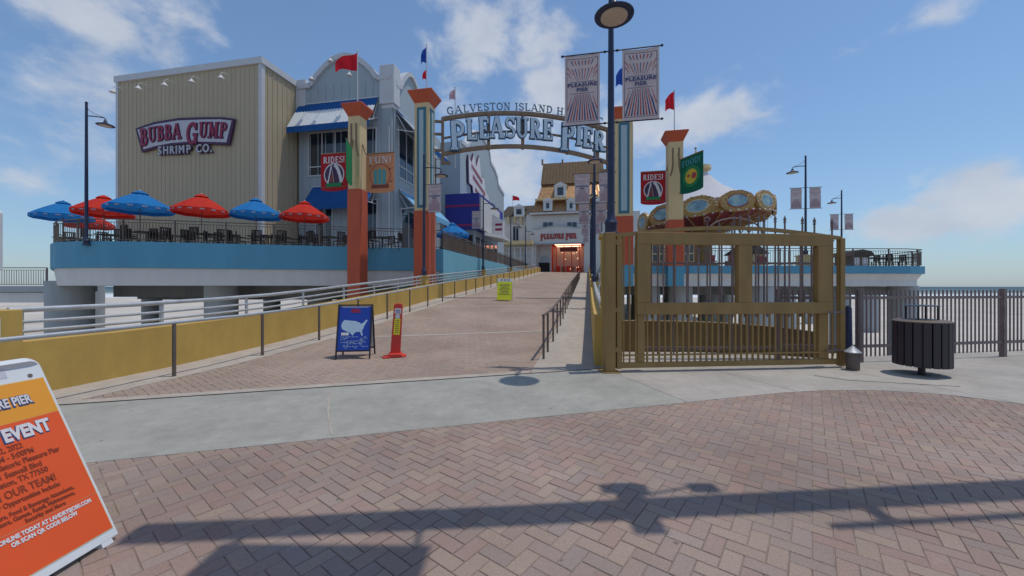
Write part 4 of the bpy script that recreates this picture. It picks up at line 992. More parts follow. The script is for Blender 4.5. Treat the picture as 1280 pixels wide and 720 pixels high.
# ------------------------------------------------------------------ the arch
ar = thing('arch_sign', 'bronze framed arch sign reading PLEASURE PIER over the ramp', 'sign', (*( (pl2[0]+pr1[0])/2, (pl2[1]+pr1[1])/2 ), 9), math.atan2(pr1[1]-pl2[1], pr1[0]-pl2[0]))
Lr = math.hypot(pr1[0]-pl2[0], pr1[1]-pl2[1]); hw = Lr/2-.62
def az_top(x): u = x/(hw-.35); return 1.9 + .62*(1-u*u)
def az_bot(x): u = x/(hw-.35); return -.05 + .68*(1-u*u)
e_ = hw-.35
o = MB(); n = 20; xs = [-e_+2*e_*i/n for i in range(n+1)]
for f, nm in ((az_top, 'top_chord'), (az_bot, 'bottom_chord')):
    o = MB()
    for a, b in zip(xs, xs[1:]): o.bar((a, 0, f(a)), (b+.01, 0, f(b)), .2, .2)
    o.build(nm, 'arch', ar)
for x in (-e_, -e_+1.35*1.9, -e_+1.35*3.35, e_-2.5, e_-.65, e_):
    MB().bx(x-.08, x+.08, -.09, .09, az_bot(x)-.15 if abs(x) < e_-.01 else az_bot(x)-.55, az_top(x)+.05).build('upright', 'arch', ar)
for z in (.15, 1.05, 1.75):
    for sg_ in (-1, 1): MB().bar((sg_*e_, 0, z), (sg_*(hw+.08), 0, z), .12, .12).build('wall_bracket', 'arch', ar)
o = MB()
for a, b in zip(xs, xs[1:]): o.bar((a, 0, (az_top(a)+az_bot(a))/2-.1), (b+.01, 0, (az_top(b)+az_bot(b))/2-.1), .1, .1)
o.build('middle_chord', 'arch', ar)
for sg_ in (-1, 1): MB().bx(min(sg_*e_, sg_*(e_-.45)), max(sg_*e_, sg_*(e_-.45)), -.07, .07, -.6, -.45).build('foot_bar', 'arch', ar)
txt = 'PLEASURE PIER'; hs = [1.38 if i in (0, 9) else 1 for i in range(13)]
def pth(u, tot): x = -e_+.35 + (2*e_-.6)*u; m = (az_top(x)+az_bot(x))/2 + .02; sl = -.3*x/(e_*e_); return x, -.22, m, math.atan(sl), 0
tt0 = sum(strokes(c)[1]*h_ for c, h_ in zip(txt, hs)); H1 = 1.14
word(txt, H1, 'letter', ar, pth, 'letter_back', sx=(2*e_-.6)/(tt0*H1)*.985, depth=.12, grow=.075, hs=hs)
txt = 'GALVESTON ISLAND HISTORIC'; tt1 = sum(strokes(c)[1] for c in txt)
def pth2(u, tot): x = -e_+.2 + (2*e_-.5)*u; return x, 0, az_top(x)+.38, math.atan(-.7*x/(e_*e_)), 0
word(txt, .42, 'letter_small', ar, pth2, None, sx=(2*e_-.5)/(tt1*.42)*.97, depth=.05)
# ------------------------------------------------------------------ flags and pillar banners
def flag(x, y, z, hp, m, label, w=1.2, h=.9, dirx=-1, yoff=0, fz=None, tri=True, group='pennants on poles', fold=1.0):
    r = thing('pennant_flag', label, 'flag', (x, y, z), 0, group)
    MB().lathe([(.035, 0), (.025, hp)], 8).build('flag_pole', 'trim', r, None, True); MB().lathe([(0, 0), (.05, .04), (0, .1)], 8, (0, 0, hp)).build('ball', 'trim', r, None, True)
    n = 10; V = []; Fc = []; fz = hp-.05 if fz is None else fz
    for i in range(n+1):
        u = i/n; yy = .10*math.sin(u*7)*fold; hh = h*(1-u*.45) if tri else h
        dz = -.35*h*u*u
        for j in range(4): v = j/3; V.append((dirx*w*u+.02*dirx, yy+.04*math.sin(4*v+3*u), fz + dz - (hh*v) - (h-hh)*.3))
    Fc = [(i*4+j, i*4+j+1, i*4+4+j+1, i*4+4+j) for i in range(n) for j in range(3)]
    MB().add(V, Fc).build('cloth', m, r, None, True, fix=False); return r
flag(pl1[0], pl1[1], 11.2, 3.0, 'flag_red', 'large red flag flying left above the short left pillar', 1.2, 1.0)
flag(pl2[0]+.1, pl2[1], 12.15, 2.75, 'flag_blue', 'blue flag folded on its pole above the tall left pillar', .3, .95, -1, fold=.5)
flag(pr1[0], pr1[1], 12.05, 2.75, 'flag_blue', 'blue flag above the tall right pillar seen between the big banners', .42, 1.15, -1, fold=.5)
flag(pr2[0], pr2[1], 11.1, 2.75, 'flag_red', 'small red pennant above the short right pillar', .55, 1.2, -1, fold=.5)
flag(*P(569, 150, 24)[:2], 9, 5.0, 'flag_pink', 'faded pink striped flag just left of the arch', .35, .7, -1, fold=.5)
flag(*P(533, 150, 30)[:2], 12.0, 6.6, 'flag_red', 'small dark red pennant behind the blue flag of the tall left pillar', .3, .8, -1, fold=.5)
def pbanner(x, y, zt, w, h, m, side, label, word_, art, rot=ROT, off=.55, lm='p_white'):
    r = thing('pillar_banner', label, 'banner', (x, y, zt), rot, 'banners hung on the short pillars')
    xa = side*off; xb = side*(off+w); a, b = min(xa, xb), max(xa, xb); mid = (a+b)/2
    n = 8; bot = [(b, -h+.12)] + [(mid+(b-mid)*math.cos(PI*i/n), -h+.12-.14*math.sin(PI*i/n)) for i in range(1, n)] + [(a, -h+.12)]
    MB().prism([(a, 0), (b, 0)] + bot, 0, .025, 'y').build('cloth', m, r)
    MB().tube([(side*(off+w), 0, .03), (side*off, 0, .03), (side*(off-.05), 0, .08), (side*(off-.2), 0, .55)], .035, 8).build('bracket', 'arch', r, None, True)
    MB().tube([(a, 0, -h+.2), (side*(off-.1), 0, -h+.2)], .015, 6).build('lower_rod', 'arch', r, None, True)
    lw = word_
    tw = sum(strokes(c)[1] for c in lw)
    word(lw, h*.17, lm, r, lambda u, tot: (mid + (u-.5)*w*.82, -.005, -h*.16, 0, 0), None, sx=w*.82/(tw*h*.17)*.97, depth=.012)
    cz = -h*.56; ra = w*.36
    if art == 'rides':
        MB().prism([(mid+ra*1.06*math.cos(2*PI*i/24), cz+ra*1.06*math.sin(2*PI*i/24)) for i in range(24)], -.010, 0, 'y').build('print_ring', 'p_white', r)
        MB().prism([(mid+ra*.95*math.cos(2*PI*i/24), cz+ra*.95*math.sin(2*PI*i/24)) for i in range(24)], -.014, -.010, 'y').build('print_disc', 'sign_plum', r)
        o = MB()
        for q in (-.62, .05): o.bar((mid+ra*q, -.02, cz-ra*.75), (mid-ra*.25, -.02, cz+ra*.85), .01, ra*.13, (0, 0, 1))
        P_ = [(mid+ra*(.05+.75*f), -.024, cz+ra*(.85-1.6*f*f)) for f in (0, .25, .5, .75, 1)]
        for p_, q_ in zip(P_, P_[1:]): o.bar(p_, q_, .01, ra*.3)
        o.build('print_tracks', 'p_white', r); MB().prism([(mid-ra*.5, cz-ra*.7), (mid+ra*.1, cz-ra*.7), (mid-ra*.2, cz+ra*.2)], -.03, -.015, 'y').build('print_tower', 'p_brown', r)
        MB().bx(mid-ra*.8, mid+ra*.8, -.035, -.016, cz-ra*1.12, cz-ra*.8).build('print_ribbon', 'b_green', r)
    elif art == 'fun':
        MB().prism([(mid+ra*1.06*math.cos(2*PI*i/24), cz+ra*1.06*math.sin(2*PI*i/24)) for i in range(24)], -.008, 0, 'y').build('print_ring', 'p_red', r)
        MB().prism([(mid+ra*.98*math.cos(2*PI*i/24), cz+ra*.98*math.sin(2*PI*i/24)) for i in range(24)], -.012, -.008, 'y').build('print_disc', 'b_orange', r)
        for i in range(3): MB().bx(mid-ra*.6+i*ra*.42, mid-ra*.28+i*ra*.42, -.02, -.012, cz-ra*.8, cz+ra*.5+.05*(i == 1)).build('print_bottle', 'p_teal', r)
        MB().bx(mid-ra*.85, mid+ra*.85, -.026, -.008, cz-ra*1.15, cz-ra*.85).build('print_ribbon', 'p_brown', r)
        for q, zz in ((-.95, .9), (.95, .55), (1.1, -.6)): MB().lathe([(.0, 0), (.05, .001), (.05, .01), (0, .011)], 5, (0, 0, 0), Matrix.Translation((mid+ra*q, -.012, cz+ra*zz)) @ Matrix.Rotation(R(90), 4, 'X')).build('print_star', 'p_brown', r)
    else:
        for sc_, m_, d_ in ((1.05, 'b_green', .008), (.72, 'p_yellow', .014), (.3, 'p_red', .02)):
            MB().prism([(mid+(.35*ra if sc_ < .5 else 0)+ra*sc_*math.cos(2*PI*i/16), cz+ra*sc_*math.sin(2*PI*i/16)) for i in range(16)], -d_, 0, 'y').build('print_disc', m_, r)
        MB().lathe([(ra*.16, 0), (ra*.16, .01)], 8, (0, 0, 0), Matrix.Translation((mid-ra*.3, -.02, cz+ra*.1)) @ Matrix.Rotation(R(90), 4, 'X')).build('print_dot', 'p_red', r)
    return r
x, y = pl1
pbanner(x, y-.1, HC+(358-191)/F*20.6, 1.62, 2.0, 'b_red', -1, 'red RIDES! banner on the left of the short left pillar', 'RIDES!', 'rides')
pbanner(x, y-.1, HC+(358-195)/F*20.6, 1.62, 2.05, 'b_orange', 1, 'orange FUN! banner on the right of the short left pillar', 'FUN!', 'fun')
pbanner(x-.12, y-.4, HC+(358-186)/F*20.1, 1.3, 2.0, 'b_green', 1, 'green banner seen edge on at the front face of the short left pillar', 'FOOD!', 'food', rot=R(-79), off=.12)
x, y = pr2
pbanner(x, y-.1, HC+(358-214)/F*24, 1.5, 2.05, 'b_red', -1, 'red RIDES! banner on the left of the short right pillar', 'RIDES!', 'rides')
pbanner(x, y-.3, HC+(358-210)/F*24+.3, 1.7, 2.15, 'b_teal', 1, 'green FOOD! banner angled towards the gate on the short right pillar', 'FOOD!', 'food', rot=ROT-R(58), off=.3, lm='p_teal')
# ------------------------------------------------------------------ terminal building at the end of the ramp
TB = 67.5
bt, gt = bth('pier_hall', 'white wooden pier hall with copper mansard roofs and a wide red lit doorway', 'building', -12, TB, 4.0)
def hx(px, py=358): k = (px-640)/F; y = TB/(.194*k+.981); return (.981*k-.194)*y, HC+(358-py)/F*y
def rect(x0, x1, y0, y1): a, zt = hx(x0, y0); b, zb = hx(x1, y1); return a, b, zb, zt
# walls round the doorway
tL, tR = hx(670)[0], hx(730)[0]; zd = hx(700, 304)[1]
MB().bx(hx(658)[0], tL, TB, TB+.5, 3.9, hx(700, 267)[1]).build('wall', 'offwhite', bt, gt)
MB().bx(tR, hx(800)[0], TB, TB+.5, 3.9, hx(700, 267)[1]).build('wall', 'offwhite', bt, gt)
MB().bx(tL, tR, TB, TB+.5, zd, hx(700, 267)[1]).build('wall', 'offwhite', bt, gt)
MB().bx(hx(660)[0], hx(800)[0], TB+6, TB+22, 3.9, hx(700, 267)[1]).build('rear_block', 'offwhite', bt, gt)
# doorway lining: side panel with medallion, red hall inside
MB().bx(tL-.3, tL, TB+.5, TB+12, 3.9, zd+.3).build('lining', 'offwhite', bt, gt); MB().bx(tR, tR+.3, TB+.5, TB+12, 3.9, zd+.3).build('lining', 'red_wall', bt, gt)
tM = hx(688)[0]
MB().bx(tL, tM, TB+1.8, TB+2.1, 3.9, zd).build('inner_panel', 'offwhite', bt, gt); MB().bx(tM-.1, tM, TB+2.1, TB+12, 3.9, zd).build('lining', 'red_wall', bt, gt)
MB().bx(tM, tR, TB+11.5, TB+12, 3.9, zd+.3).build('back_wall', 'red_wall', bt, gt); MB().bx(tL-.3, tR+.3, TB+.5, TB+12, zd+.02, zd+.3).build('hall_ceiling', 'red_wall', bt, gt)
o = MB().lathe([(.75, 0), (.8, .05), (.5, .08)], 20, (0, 0, 0), Matrix.Translation(((tL+tM)/2+.1, TB+1.78, 6.4)) @ Matrix.Rotation(R(90), 4, 'X')).build('medallion', 'greywall', bt, gt)
MB().bx(tL+.3, tM-.3, TB+1.7, TB+1.78, 3.95, 5.9).build('door', 'dark', bt, gt)
MB().bx(hx(699)[0], hx(721)[0], TB+1.6, TB+1.8, zd-1.35, zd-.55).build('hanging_sign', 'p_brown', bt, gt)
random.seed(3)
o = MB()
for i in range(24):
    q = tM+.4+(tR-tM-.8)*random.random(); s_ = TB+2+8*random.random(); z = 4.6+3.6*random.random(); o.lathe([(0, -.06), (.06, 0), (0, .06)], 6, (q, s_, z))
o.build('lamp_bulbs', 'bulb_and_fill', bt, gt, kind='stuff')
for i in range(5):
    q = tM+.6+i*(tR-tM-1)/5; MB().bx(q, q+.7, TB+5+i % 2, TB+5.8+i % 2, 3.95, 5.4).build('counter', 'timber' if i % 2 else 'red_wall', bt, gt)
for i in range(3): MB().bx(tM+.6, tR-.6, TB+2+i*3, TB+2.5+i*3, zd-.08, zd-.02).build('ceiling_fill', 'bulb_and_fill', bt, gt)  # glowing panels added under the ceiling to brighten the red interior
for i in range(4):
    q = tM+.7+i*1.4; MB().bx(q, q+.16, TB+3, TB+3.2, 4, zd).build('inner_post', 'red_wall', bt, gt)
# fascia sign
a, b, z0, z1 = rect(663, 731, 288, 303)
MB().bx(a, b, TB-.5, TB-.05, z0, z1).build('fascia', 'offwhite', bt, gt); MB().bx(a-.1, b+.1, TB-.6, TB-.0, z0-.25, z0-.02).build('fascia_trim', 'greywall', bt, gt)
o = MB(); m_ = (a+b)/2
for i in range(16):
    f0, f1 = i/16, (i+1)/16; g0 = m_+(f0-.5)*8; g1 = m_+(f1-.5)*8
    o.bar((g0, TB-.55, z1+.5*math.sin(PI*f0)**1.6+.1), (g1, TB-.55, z1+.5*math.sin(PI*f1)**1.6+.1), .16, .16)
o.build('fascia_curve', 'greywall', bt, gt)
MB().prism([(m_-4, z1)] + [(m_+(i/12-.5)*8, z1+.02+.48*math.sin(PI*i/12)**1.6) for i in range(13)] + [(m_+4, z1)], TB-.5, TB-.2, 'y').build('fascia_gable', 'offwhite', bt, gt)
hsg = thing('wall_sign', 'red PLEASURE PIER lettering on the white fascia above the hall doorway', 'sign', (*W((hx(676)[0]+hx(721)[0])/2, TB-.5), (z0+z1)/2), ROT)
tt2 = sum(strokes(c)[1]*(1.3 if i in (0, 9) else 1) for i, c in enumerate('PLEASURE PIER')); ww = hx(721)[0]-hx(676)[0]
word('PLEASURE PIER', .88, 'p_red', hsg, lambda u, tot: ((u-.5)*ww, -.02, -.05, 0, 0), 'p_brown', sx=ww/(tt2*.88)*.97, depth=.08, grow=.08, hs=[1.3 if i in (0, 9) else 1 for i in range(13)])
for x0, x1 in ((679, 691), (709, 721)):
    a, b, zb, zt = rect(x0, x1, 278, 286.5); window(bt, gt, a, b, zb, zt, TB-.02, 2, fr=.14)
for x0 in (744, 760, 775): a, b, zb, zt = rect(x0, x0+9, 276, 290); window(bt, gt, a, b, zb, zt, TB-.02, 2, fr=.14)
# roofs: lower mansard, band, upper mansard
def mansard(x0, x1, y0, y1, dep, m, name='roof', inx=1.0, s_=TB):
    a, b, zb, zt = rect(x0, x1, y0, y1)
    V = [(a, s_-.6, zb), (b, s_-.6, zb), (b, s_+10, zb), (a, s_+10, zb), (a+inx, s_-.6+dep, zt), (b-inx, s_-.6+dep, zt), (b-inx, s_+9, zt), (a+inx, s_+9, zt)]
    o = MB().add(V, [(3,2,1,0),(4,5,6,7),(0,1,5,4),(1,2,6,5),(2,3,7,6),(3,0,4,7)]).build(name, m, bt, gt)
    q = a+.4; rb_ = MB()
    while q < b-.4:
        f = (q-a)/(b-a); xt = a+inx+(b-a-2*inx)*f; rb_.bar((q, s_-.62, zb+.02), (xt, s_-.62+dep, zt), .07, .07); q += .6
    rb_.build('roof_seams', m, o, gt, kind='stuff')
mansard(665, 770, 249, 266, 1.6, 'gold', inx=.5)
MB().bx(hx(664)[0]-.2, hx(772)[0], TB-.9, TB+.4, hx(700, 268)[1], hx(700, 266)[1]).build('eave', 'trim', bt, gt)
mansard(670, 762, 222, 248, 3.2, 'gold', inx=.8, s_=TB+1)
MB().bx(hx(669)[0], hx(763)[0], TB-.2, TB+.8, hx(700, 249.5)[1], hx(700, 247.5)[1]).build('eave', 'pillar_tan', bt, gt)
M['roof_tan'] = mat('roof_tan', (.24, .15, .08), .7, .15, 2)
mansard(673.5, 757, 196, 221, 1.2, 'roof_tan', inx=.3, s_=TB+3.4)
def dormer(px, py0, py1, wpx, s_):
    a, zt = hx(px-wpx/2, py0); b, zb = hx(px+wpx/2, py1)
    MB().bx(a, b, s_-.2, s_+3, zb, zt-.35).build('dormer', 'white', bt, gt)
    MB().prism([(a-.2, zt-.35), (b+.2, zt-.35), ((a+b)/2, zt+.25)], s_-.4, s_+3, 'y').build('dormer_roof', 'white', bt, gt)
    window(bt, gt, a+.5, b-.5, zb+.4, zt-.65, s_-.2, 1, fr=.1)
dormer(685, 250, 264, 11, TB-.3); dormer(714, 250, 264, 11, TB-.3); dormer(700, 228, 245, 15, TB+1.2); dormer(748, 250, 264, 11, TB-.3)
for px in (673.5, 700): MB().bx(hx(px)[0], hx(px)[0]+.3, TB+4, TB+4.4, hx(px, 197)[1], hx(px, 190)[1]).build('finial_post', 'roof_tan', bt, gt)
# left wing
a, b, zb, zt = rect(626, 671, 270, 341)
bw, gw = bth('pier_hall_wing', 'white clapboard side wing with dark roof left of the hall', 'building', a, TB+1, 4.0)
MB().bx(a, b, TB+1.0, TB+14, 3.9, hx(650, 268)[1]).build('wall', 'offwhite', bw, gw)
def wr(x0, x1, y0, y1): return rect(x0, x1, y0, y1)
a2, b2_, zb2, zt2 = rect(628, 672, 254, 268)
V = [(a2-.6, TB+.4, zb2), (b2_, TB+.4, zb2), (b2_, TB+14, zb2), (a2-.6, TB+14, zb2), (a2+.4, TB+3, zt2), (b2_, TB+3, zt2), (b2_, TB+11, zt2), (a2+.4, TB+11, zt2)]
MB().add(V, [(3,2,1,0),(4,5,6,7),(0,1,5,4),(1,2,6,5),(2,3,7,6),(3,0,4,7)]).build('roof', 'roof_dark', bw, gw)
a3, z3 = hx(642, 257); b3_, z4 = hx(655, 270)
MB().bx(a3, b3_, TB+.2, TB+3, z4, z3-.3).build('dormer', 'white', bw, gw); MB().prism([(a3-.2, z3-.3), (b3_+.2, z3-.3), ((a3+b3_)/2, z3+.3)], TB, TB+3, 'y').build('dormer_roof', 'white', bw, gw)
window(bw, gw, a3+.45, b3_-.45, z4+.35, z3-.6, TB+.2, 1)
for x0, x1, y0, y1 in ((659, 668, 282, 290), (640, 647, 282, 300)): a, b, zb, zt = rect(x0, x1, y0, y1); window(bw, gw, a, b, zb, zt, TB+1.0, 2, fr=.12)
for i in range(5):
    a, z = hx(634+i*8, 273); MB().bx(a, a+.2, TB+.4, TB+1, z-.9, z+.5).build('eave_bracket', 'pillar_tan', bw, gw)
a, b, zb, zt = rect(612, 668, 304, 307); MB().bx(a, b, TB-3, TB+1, zb, zt).build('porch_roof', 'pillar_tan', bw, gw)
o = MB(); a, b, zb, zt = rect(612, 668, 312, 324)
for zz in (zb, (zb+zt)/2, zt): o.bar((a, TB-2.5, zz), (b, TB-2.5, zz), .08, .08)
for i in range(9): q = a+(b-a)*i/8; o.bx(q-.06, q+.06, TB-2.6, TB-2.4, 3.9, zt)
o.build('porch_rail', 'trim', bw, gw)
for i, (px, pt_, m_, lb) in enumerate(((676, 198, 'flag_blue', 'small striped flag on the left roof post of the hall'), (727, 194, 'flag_red', 'red and white flag above the hall roof behind the arch end'))):
    t, z = hx(px, pt_); flag(*W(t, TB+4.5), hx(px, 221)[1], z-hx(px, 221)[1]+.3, m_, lb, 1.5, 1.1, 1, tri=False, group='flags on the hall roof')
t, z = hx(634, 238); flag(*W(t, TB+5), hx(634, 255)[1], z-hx(634, 255)[1]+.3, 'flag_red', 'tiny red flag above the dark roofed wing', 1.3, 1.0, 1, group='flags on the hall roof')
# pier platform carrying the hall
pf = thing('pier_platform', 'grey concrete pier platform under the far hall', 'pier', (*W(0, 66), -4)); po = (*W(0, 66), -4)
o = MB(); o.prism([W(-32, 65.5), W(22, 65.5), W(22, 140), W(-32, 140)], 3.0, 3.95); o.build('platform', 'concrete_grey', pf, po)
for t in range(-30, 22, 10):
    for s_ in (68, 84, 100): MB().lathe([(.5, -6), (.5, 3.0)], 12, (*W(t, s_), 0)).build('pile', 'concrete_grey', pf, po, True)
# ------------------------------------------------------------------ right deck
ER = 2.85
rd = thing('boardwalk_deck', 'low wide right deck with thin blue edge and white fascia ending in a rounded tip', 'deck', (14, 26, -4.5)); ro = (14, 26, -4.5)
ro_ = [W(.9, 23.0), (7.5, 24.2), (18, 24.2), (25.4, 24.5), (27.0, 25.1), (27.9, 26.2), (28.3, 28), (28.3, 60), (28.3, 72)]
fascia(MB(), ro_, 2.42, ER+.06).build('blue_edge', 'deckblue', rd, ro)
fascia(MB(), inset(ro_, .12), 1.62, 2.415, .25, .5).build('white_fascia', 'white', rd, ro)
MB().prism(inset(ro_, .2) + [W(.9, 70)], 2.5, ER).build('deck_slab', 'concrete_grey', rd, ro)
MB().prism(inset(ro_, .75) + [W(1.2, 70)], 1.6, 1.85).build('deck_soffit', 'concrete_grey', rd, ro)
for px, y, w_ in ((952, 25.6, .95), (1128, 26.9, .8), (765, 26, .8), (810, 27, .8), (850, 26.5, .8), (885, 33, .8), (800, 36, .8), (840, 40, .8), (1050, 36, .8), (985, 44, .8), (905, 46, .8), (1090, 50, .8), (930, 60, .8), (1010, 60, .8)):
    x = (px-640)/F*y; MB().lathe([(w_, -5), (w_, 1.65)], 20, (x, y, 0)).build('column', 'concrete_grey', rd, ro, True)
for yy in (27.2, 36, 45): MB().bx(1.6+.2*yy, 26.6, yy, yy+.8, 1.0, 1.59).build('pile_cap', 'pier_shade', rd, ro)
railing('deck_railing', 'dark picket railing round the right boardwalk deck', inset(ro_[1:8], .15), ER+.06, 1.12, .16, 'bronze', postev=2.4)
z = ER
for px, y, H, lb in ((1007, 24.9, 7.0, 'nearer taller lamp post on the right deck'), (1052, 33.5, 6.9, 'farther small lamp post on the right deck')):
    x = (px-640)/F*y; r = thing('lamp_plinth', 'square tan plinth under the ' + lb.split(',')[0], 'plinth', (x, y, ER), ROT, 'plinths on the right deck')
    MB().bx(-.4, .4, -.4, .4, 0, .7).build('plinth_block', 'pillar_tan', r, bev=.02); MB().bx(-.46, .46, -.46, .46, .7, .78).build('plinth_cap', 'pillar_tan', r, bev=.02)
    lamp(x, y, ER+.78, H-.6, PI+.1, lb); banner(x, y, ER+H-1.85, .65, 1.35, -1, 'small pale banner left of the ' + lb.split(',')[0], detail=False); banner(x, y, ER+H-1.85, .65, 1.35, 1, 'small pale banner right of the ' + lb.split(',')[0], detail=False)
# kiosks
k1 = thing('ticket_kiosk', 'brown timber kiosk with paned windows below the swing ride', 'kiosk', (12.4, 30, ER), ROT)
MB().bx(-1.9, 1.9, 0, 2.6, 0, 2.3).build('kiosk_wall', 'timber', k1); MB().bx(-2.1, 2.1, -.3, 2.8, 2.3, 2.5).build('kiosk_roof', 'roof_dark', k1)
for i in range(4): window(k1, None, -1.7+i*.9, -1.05+i*.9, .7, 2.0, 0, 2, m='pillar_tan', mid=1.3, fr=.04)
k2 = thing('gabled_hut', 'small grey hut with gabled roof at the right end of the deck', 'hut', (P(1076, 330, 26.6).x, 26.6, ER), 0)
MB().bx(-.62, .62, 0, 1.4, 0, .9).build('hut_wall', 'bronze', k2); MB().prism([(-.85, .85), (.85, .85), (.55, 1.2), (-.05, 1.3), (-.6, 1.15)], -.2, 1.6, 'y').build('hut_roof', 'roof_dark', k2)
for q in (-.45, .1): MB().bx(q, q+.35, -.03, -.0, .2, .75).build('hut_window', 'p_white', k2)
k3 = thing('gabled_hut', 'pale hut with a gabled roof seen through the right gate window', 'hut', (P(941, 330, 33).x, 33, ER), 0)
MB().bx(-1.0, 1.0, 0, 2, 0, 1.6).build('hut_wall', 'pillar_tan', k3); MB().prism([(-1.3, 1.55), (1.3, 1.55), (0, 2.5)], -.3, 2.3, 'y').build('hut_roof', 'roof_dark', k3)
for i, (px, y) in enumerate(((1095, 26.9), (1112, 27.3), (1128, 26.6))):
    x = P(px, 330, y).x; lb = ['left', 'middle', 'right'][i]
    t_ = copy_tree(tb0); t_.location = (x, y, ER); t_['label'] = f'dark table, {lb} of three at the end of the right deck'; t_['group'] = 'tables on the right deck'
    for k in (0, 1): c_ = copy_tree(ch0); c_.location = (x-.7+1.4*k, y, ER); c_.rotation_euler.z = PI/2-PI*k; c_['label'] = f'dark chair {["left", "right"][k]} of the {lb} table on the right deck'; c_['group'] = 'chairs on the right deck'
# swing ride
sw = thing('swing_ride', 'ornate gold and red flying swing ride with white tent top', 'carnival ride', (P(879, 330, 35).x, 35, ER), 0); sw.scale = (.93, .93, 1)
rz0 = 4.3
TM = Matrix.Rotation(R(-4.5), 4, 'Y') @ Matrix.Rotation(R(-3), 4, 'X')
TT = Matrix.Translation((0, 0, rz0)) @ TM
MB().lathe([(1.3, 0), (1.3, .7), (.85, 1.0), (.8, 2.4), (1.2, 2.9), (2.0, 3.6)], 20).build('centre_column', 'ride_gold', sw, None, True)
MB().lathe([(5.6, .1), (5.75, .55), (5.6, .95)], 44, T=TT).build('rim', 'ride_gold', sw, None, True)
MB().lathe([(1.6, -.75), (3.6, -.2), (5.6, .12)], 44, T=TT).build('ceiling', 'ride_red', sw, None, True)
for k in range(12):
    a = 2*PI*k/12; T = TT @ Matrix.Rotation(a, 4, 'Z') @ Matrix.Translation((5.8, 0, .75))
    pts = [(1.5*math.sin(2*PI*i/20), (.80+.06*(i % 2))*math.cos(2*PI*i/20)) for i in range(20)]
    sc = MB().prism(pts, -.12, .12, 'x', T).build('rounding_board', 'ride_gold', sw)
    o = MB()
    for i in range(14): u_ = R(-10+200*i/13); o.lathe([(0, -.07), (.07, 0), (0, .07)], 6, tuple(T @ Vector((.1, 1.42*math.cos(u_), .80*math.sin(u_)))))
    o.build('board_bulbs', 'ride_red' if k % 2 else 'p_white', sc, kind='stuff')
    o = MB()
    for sg_ in (-1, 1):
        o.tube([T @ Vector((.13, sg_*(1.0+.28*math.cos(i*.7)*(1-i/14)), .1+.32*math.sin(i*.7)*(1-i/14))) for i in range(11)], .035, 5)
    o.build('board_scrolls', 'pillar_tan', sc, None, True, kind='stuff')
    MB().prism([(.82*math.sin(2*PI*i/18), .46*math.cos(2*PI*i/18)) for i in range(18)], .12, .17, 'x', T).build('painted_panel', 'ride_blue', sc)
    MB().prism([(.92*math.sin(2*PI*i/18), .54*math.cos(2*PI*i/18)) for i in range(18)], .1, .145, 'x', T).build('panel_frame', 'ride_red' if k % 2 else 'pillar_tan', sc)
o = MB()
for k in range(28):
    a = 2*PI*k/28; o.bar(TT @ Vector((1.7*math.cos(a), 1.7*math.sin(a), -.8)), TT @ Vector((5.5*math.cos(a), 5.5*math.sin(a), -.02)), .09, .14)
o.build('ceiling_ribs', 'ride_gold', sw, kind='stuff')
o = MB()
for k in range(56):
    a = 2*PI*k/56; o.lathe([(0, -.09), (.09, 0), (0, .09)], 6, tuple(TT @ Vector((5.95*math.cos(a), 5.95*math.sin(a), .02))))
o.build('rim_bulbs', 'p_white', sw, kind='stuff')
V = []; n = 32; prof_ = [(.6, 5.0), (1.1, 4.3), (2.0, 3.3), (3.3, 2.35), (4.9, 1.4)]
MB().lathe(prof_, 32, T=TT).build('tent', 'tent', sw, None, True)
MB().lathe([(.75, 1.2), (.75, 4.9), (1.2, 5.0), (1.2, 5.3), (.62, 5.5), (.28, 6.0), (.09, 6.9), (.03, 7.1)], 16, T=TT).build('crown_tower', 'pillar_tan', sw, None, True)
MB().lathe([(0, -.12), (.13, 0), (0, .12)], 10, tuple(TT @ Vector((0, 0, 7.2)))).build('crown_ball', 'sign_plum', sw, None, True)
for k in range(20):
    a = 2*PI*k/20; p0 = TT @ Vector((5.1*math.cos(a), 5.1*math.sin(a), 0)); 
    st_ = MB().bx(p0.x-.25, p0.x+.25, p0.y-.2, p0.y+.2, .7, .78).build('swing_seat', 'ride_red', sw); MB().bx(p0.x-.25, p0.x+.25, p0.y+.16, p0.y+.2, .78, 1.25).build('seat_back', 'ride_red', st_)
    o = MB()
    for q in (-.22, .22): o.bar((p0.x+q, p0.y, 1.05), (p0.x+q, p0.y, p0.z), .02, .02)
    o.build('chains', 'black', st_)
# ------------------------------------------------------------------ the yellow gate
G0 = Vector((1.97, 7.2)); G1 = Vector((6.5, 7.6)); gd = (G1-G0).normalized(); GA = math.atan2(gd.y, gd.x)
def gu(px): k = (px-640)/F; x = k*(G0.y - gd.y/gd.x*G0.x)/(1-k*gd.y/gd.x); return (x-G0.x)/gd.x
def gz_(px, py): u = gu(px); y = G0.y+gd.y*u; return HC+(358-py)/F*y
gt_ = thing('entrance_gate', 'large mustard brown steel gate leaf with two open square frames and lower pickets', 'gate', (G0.x, G0.y, 0), GA)
def gp(px, py): return gu(px), gz_(px, py)
uL, uR = gu(773), gu(1051)
MB().bx(uL-.04, uL+.04, -.04, .04, .06, gz_(773, 294)).build('stile', 'gate', gt_, bev=.005)
MB().bx(uR-.05, uR+.05, -.05, .05, .03, gz_(1051, 298)).build('stile', 'gate', gt_, bev=.005)
MB().bx(uL, uR, -.03, .03, .07, .17).build('bottom_rail', 'gate', gt_, bev=.005)
MB().bx(uL, uR, -.018, .018, .29, .32).build('lower_rail', 'gate', gt_)
za_, zb_ = gz_(773, 294), gz_(1051, 298)
def arcz(u): f = (u-uL)/(uR-uL); return za_ + (zb_-za_)*f + .17*math.sin(PI*f)
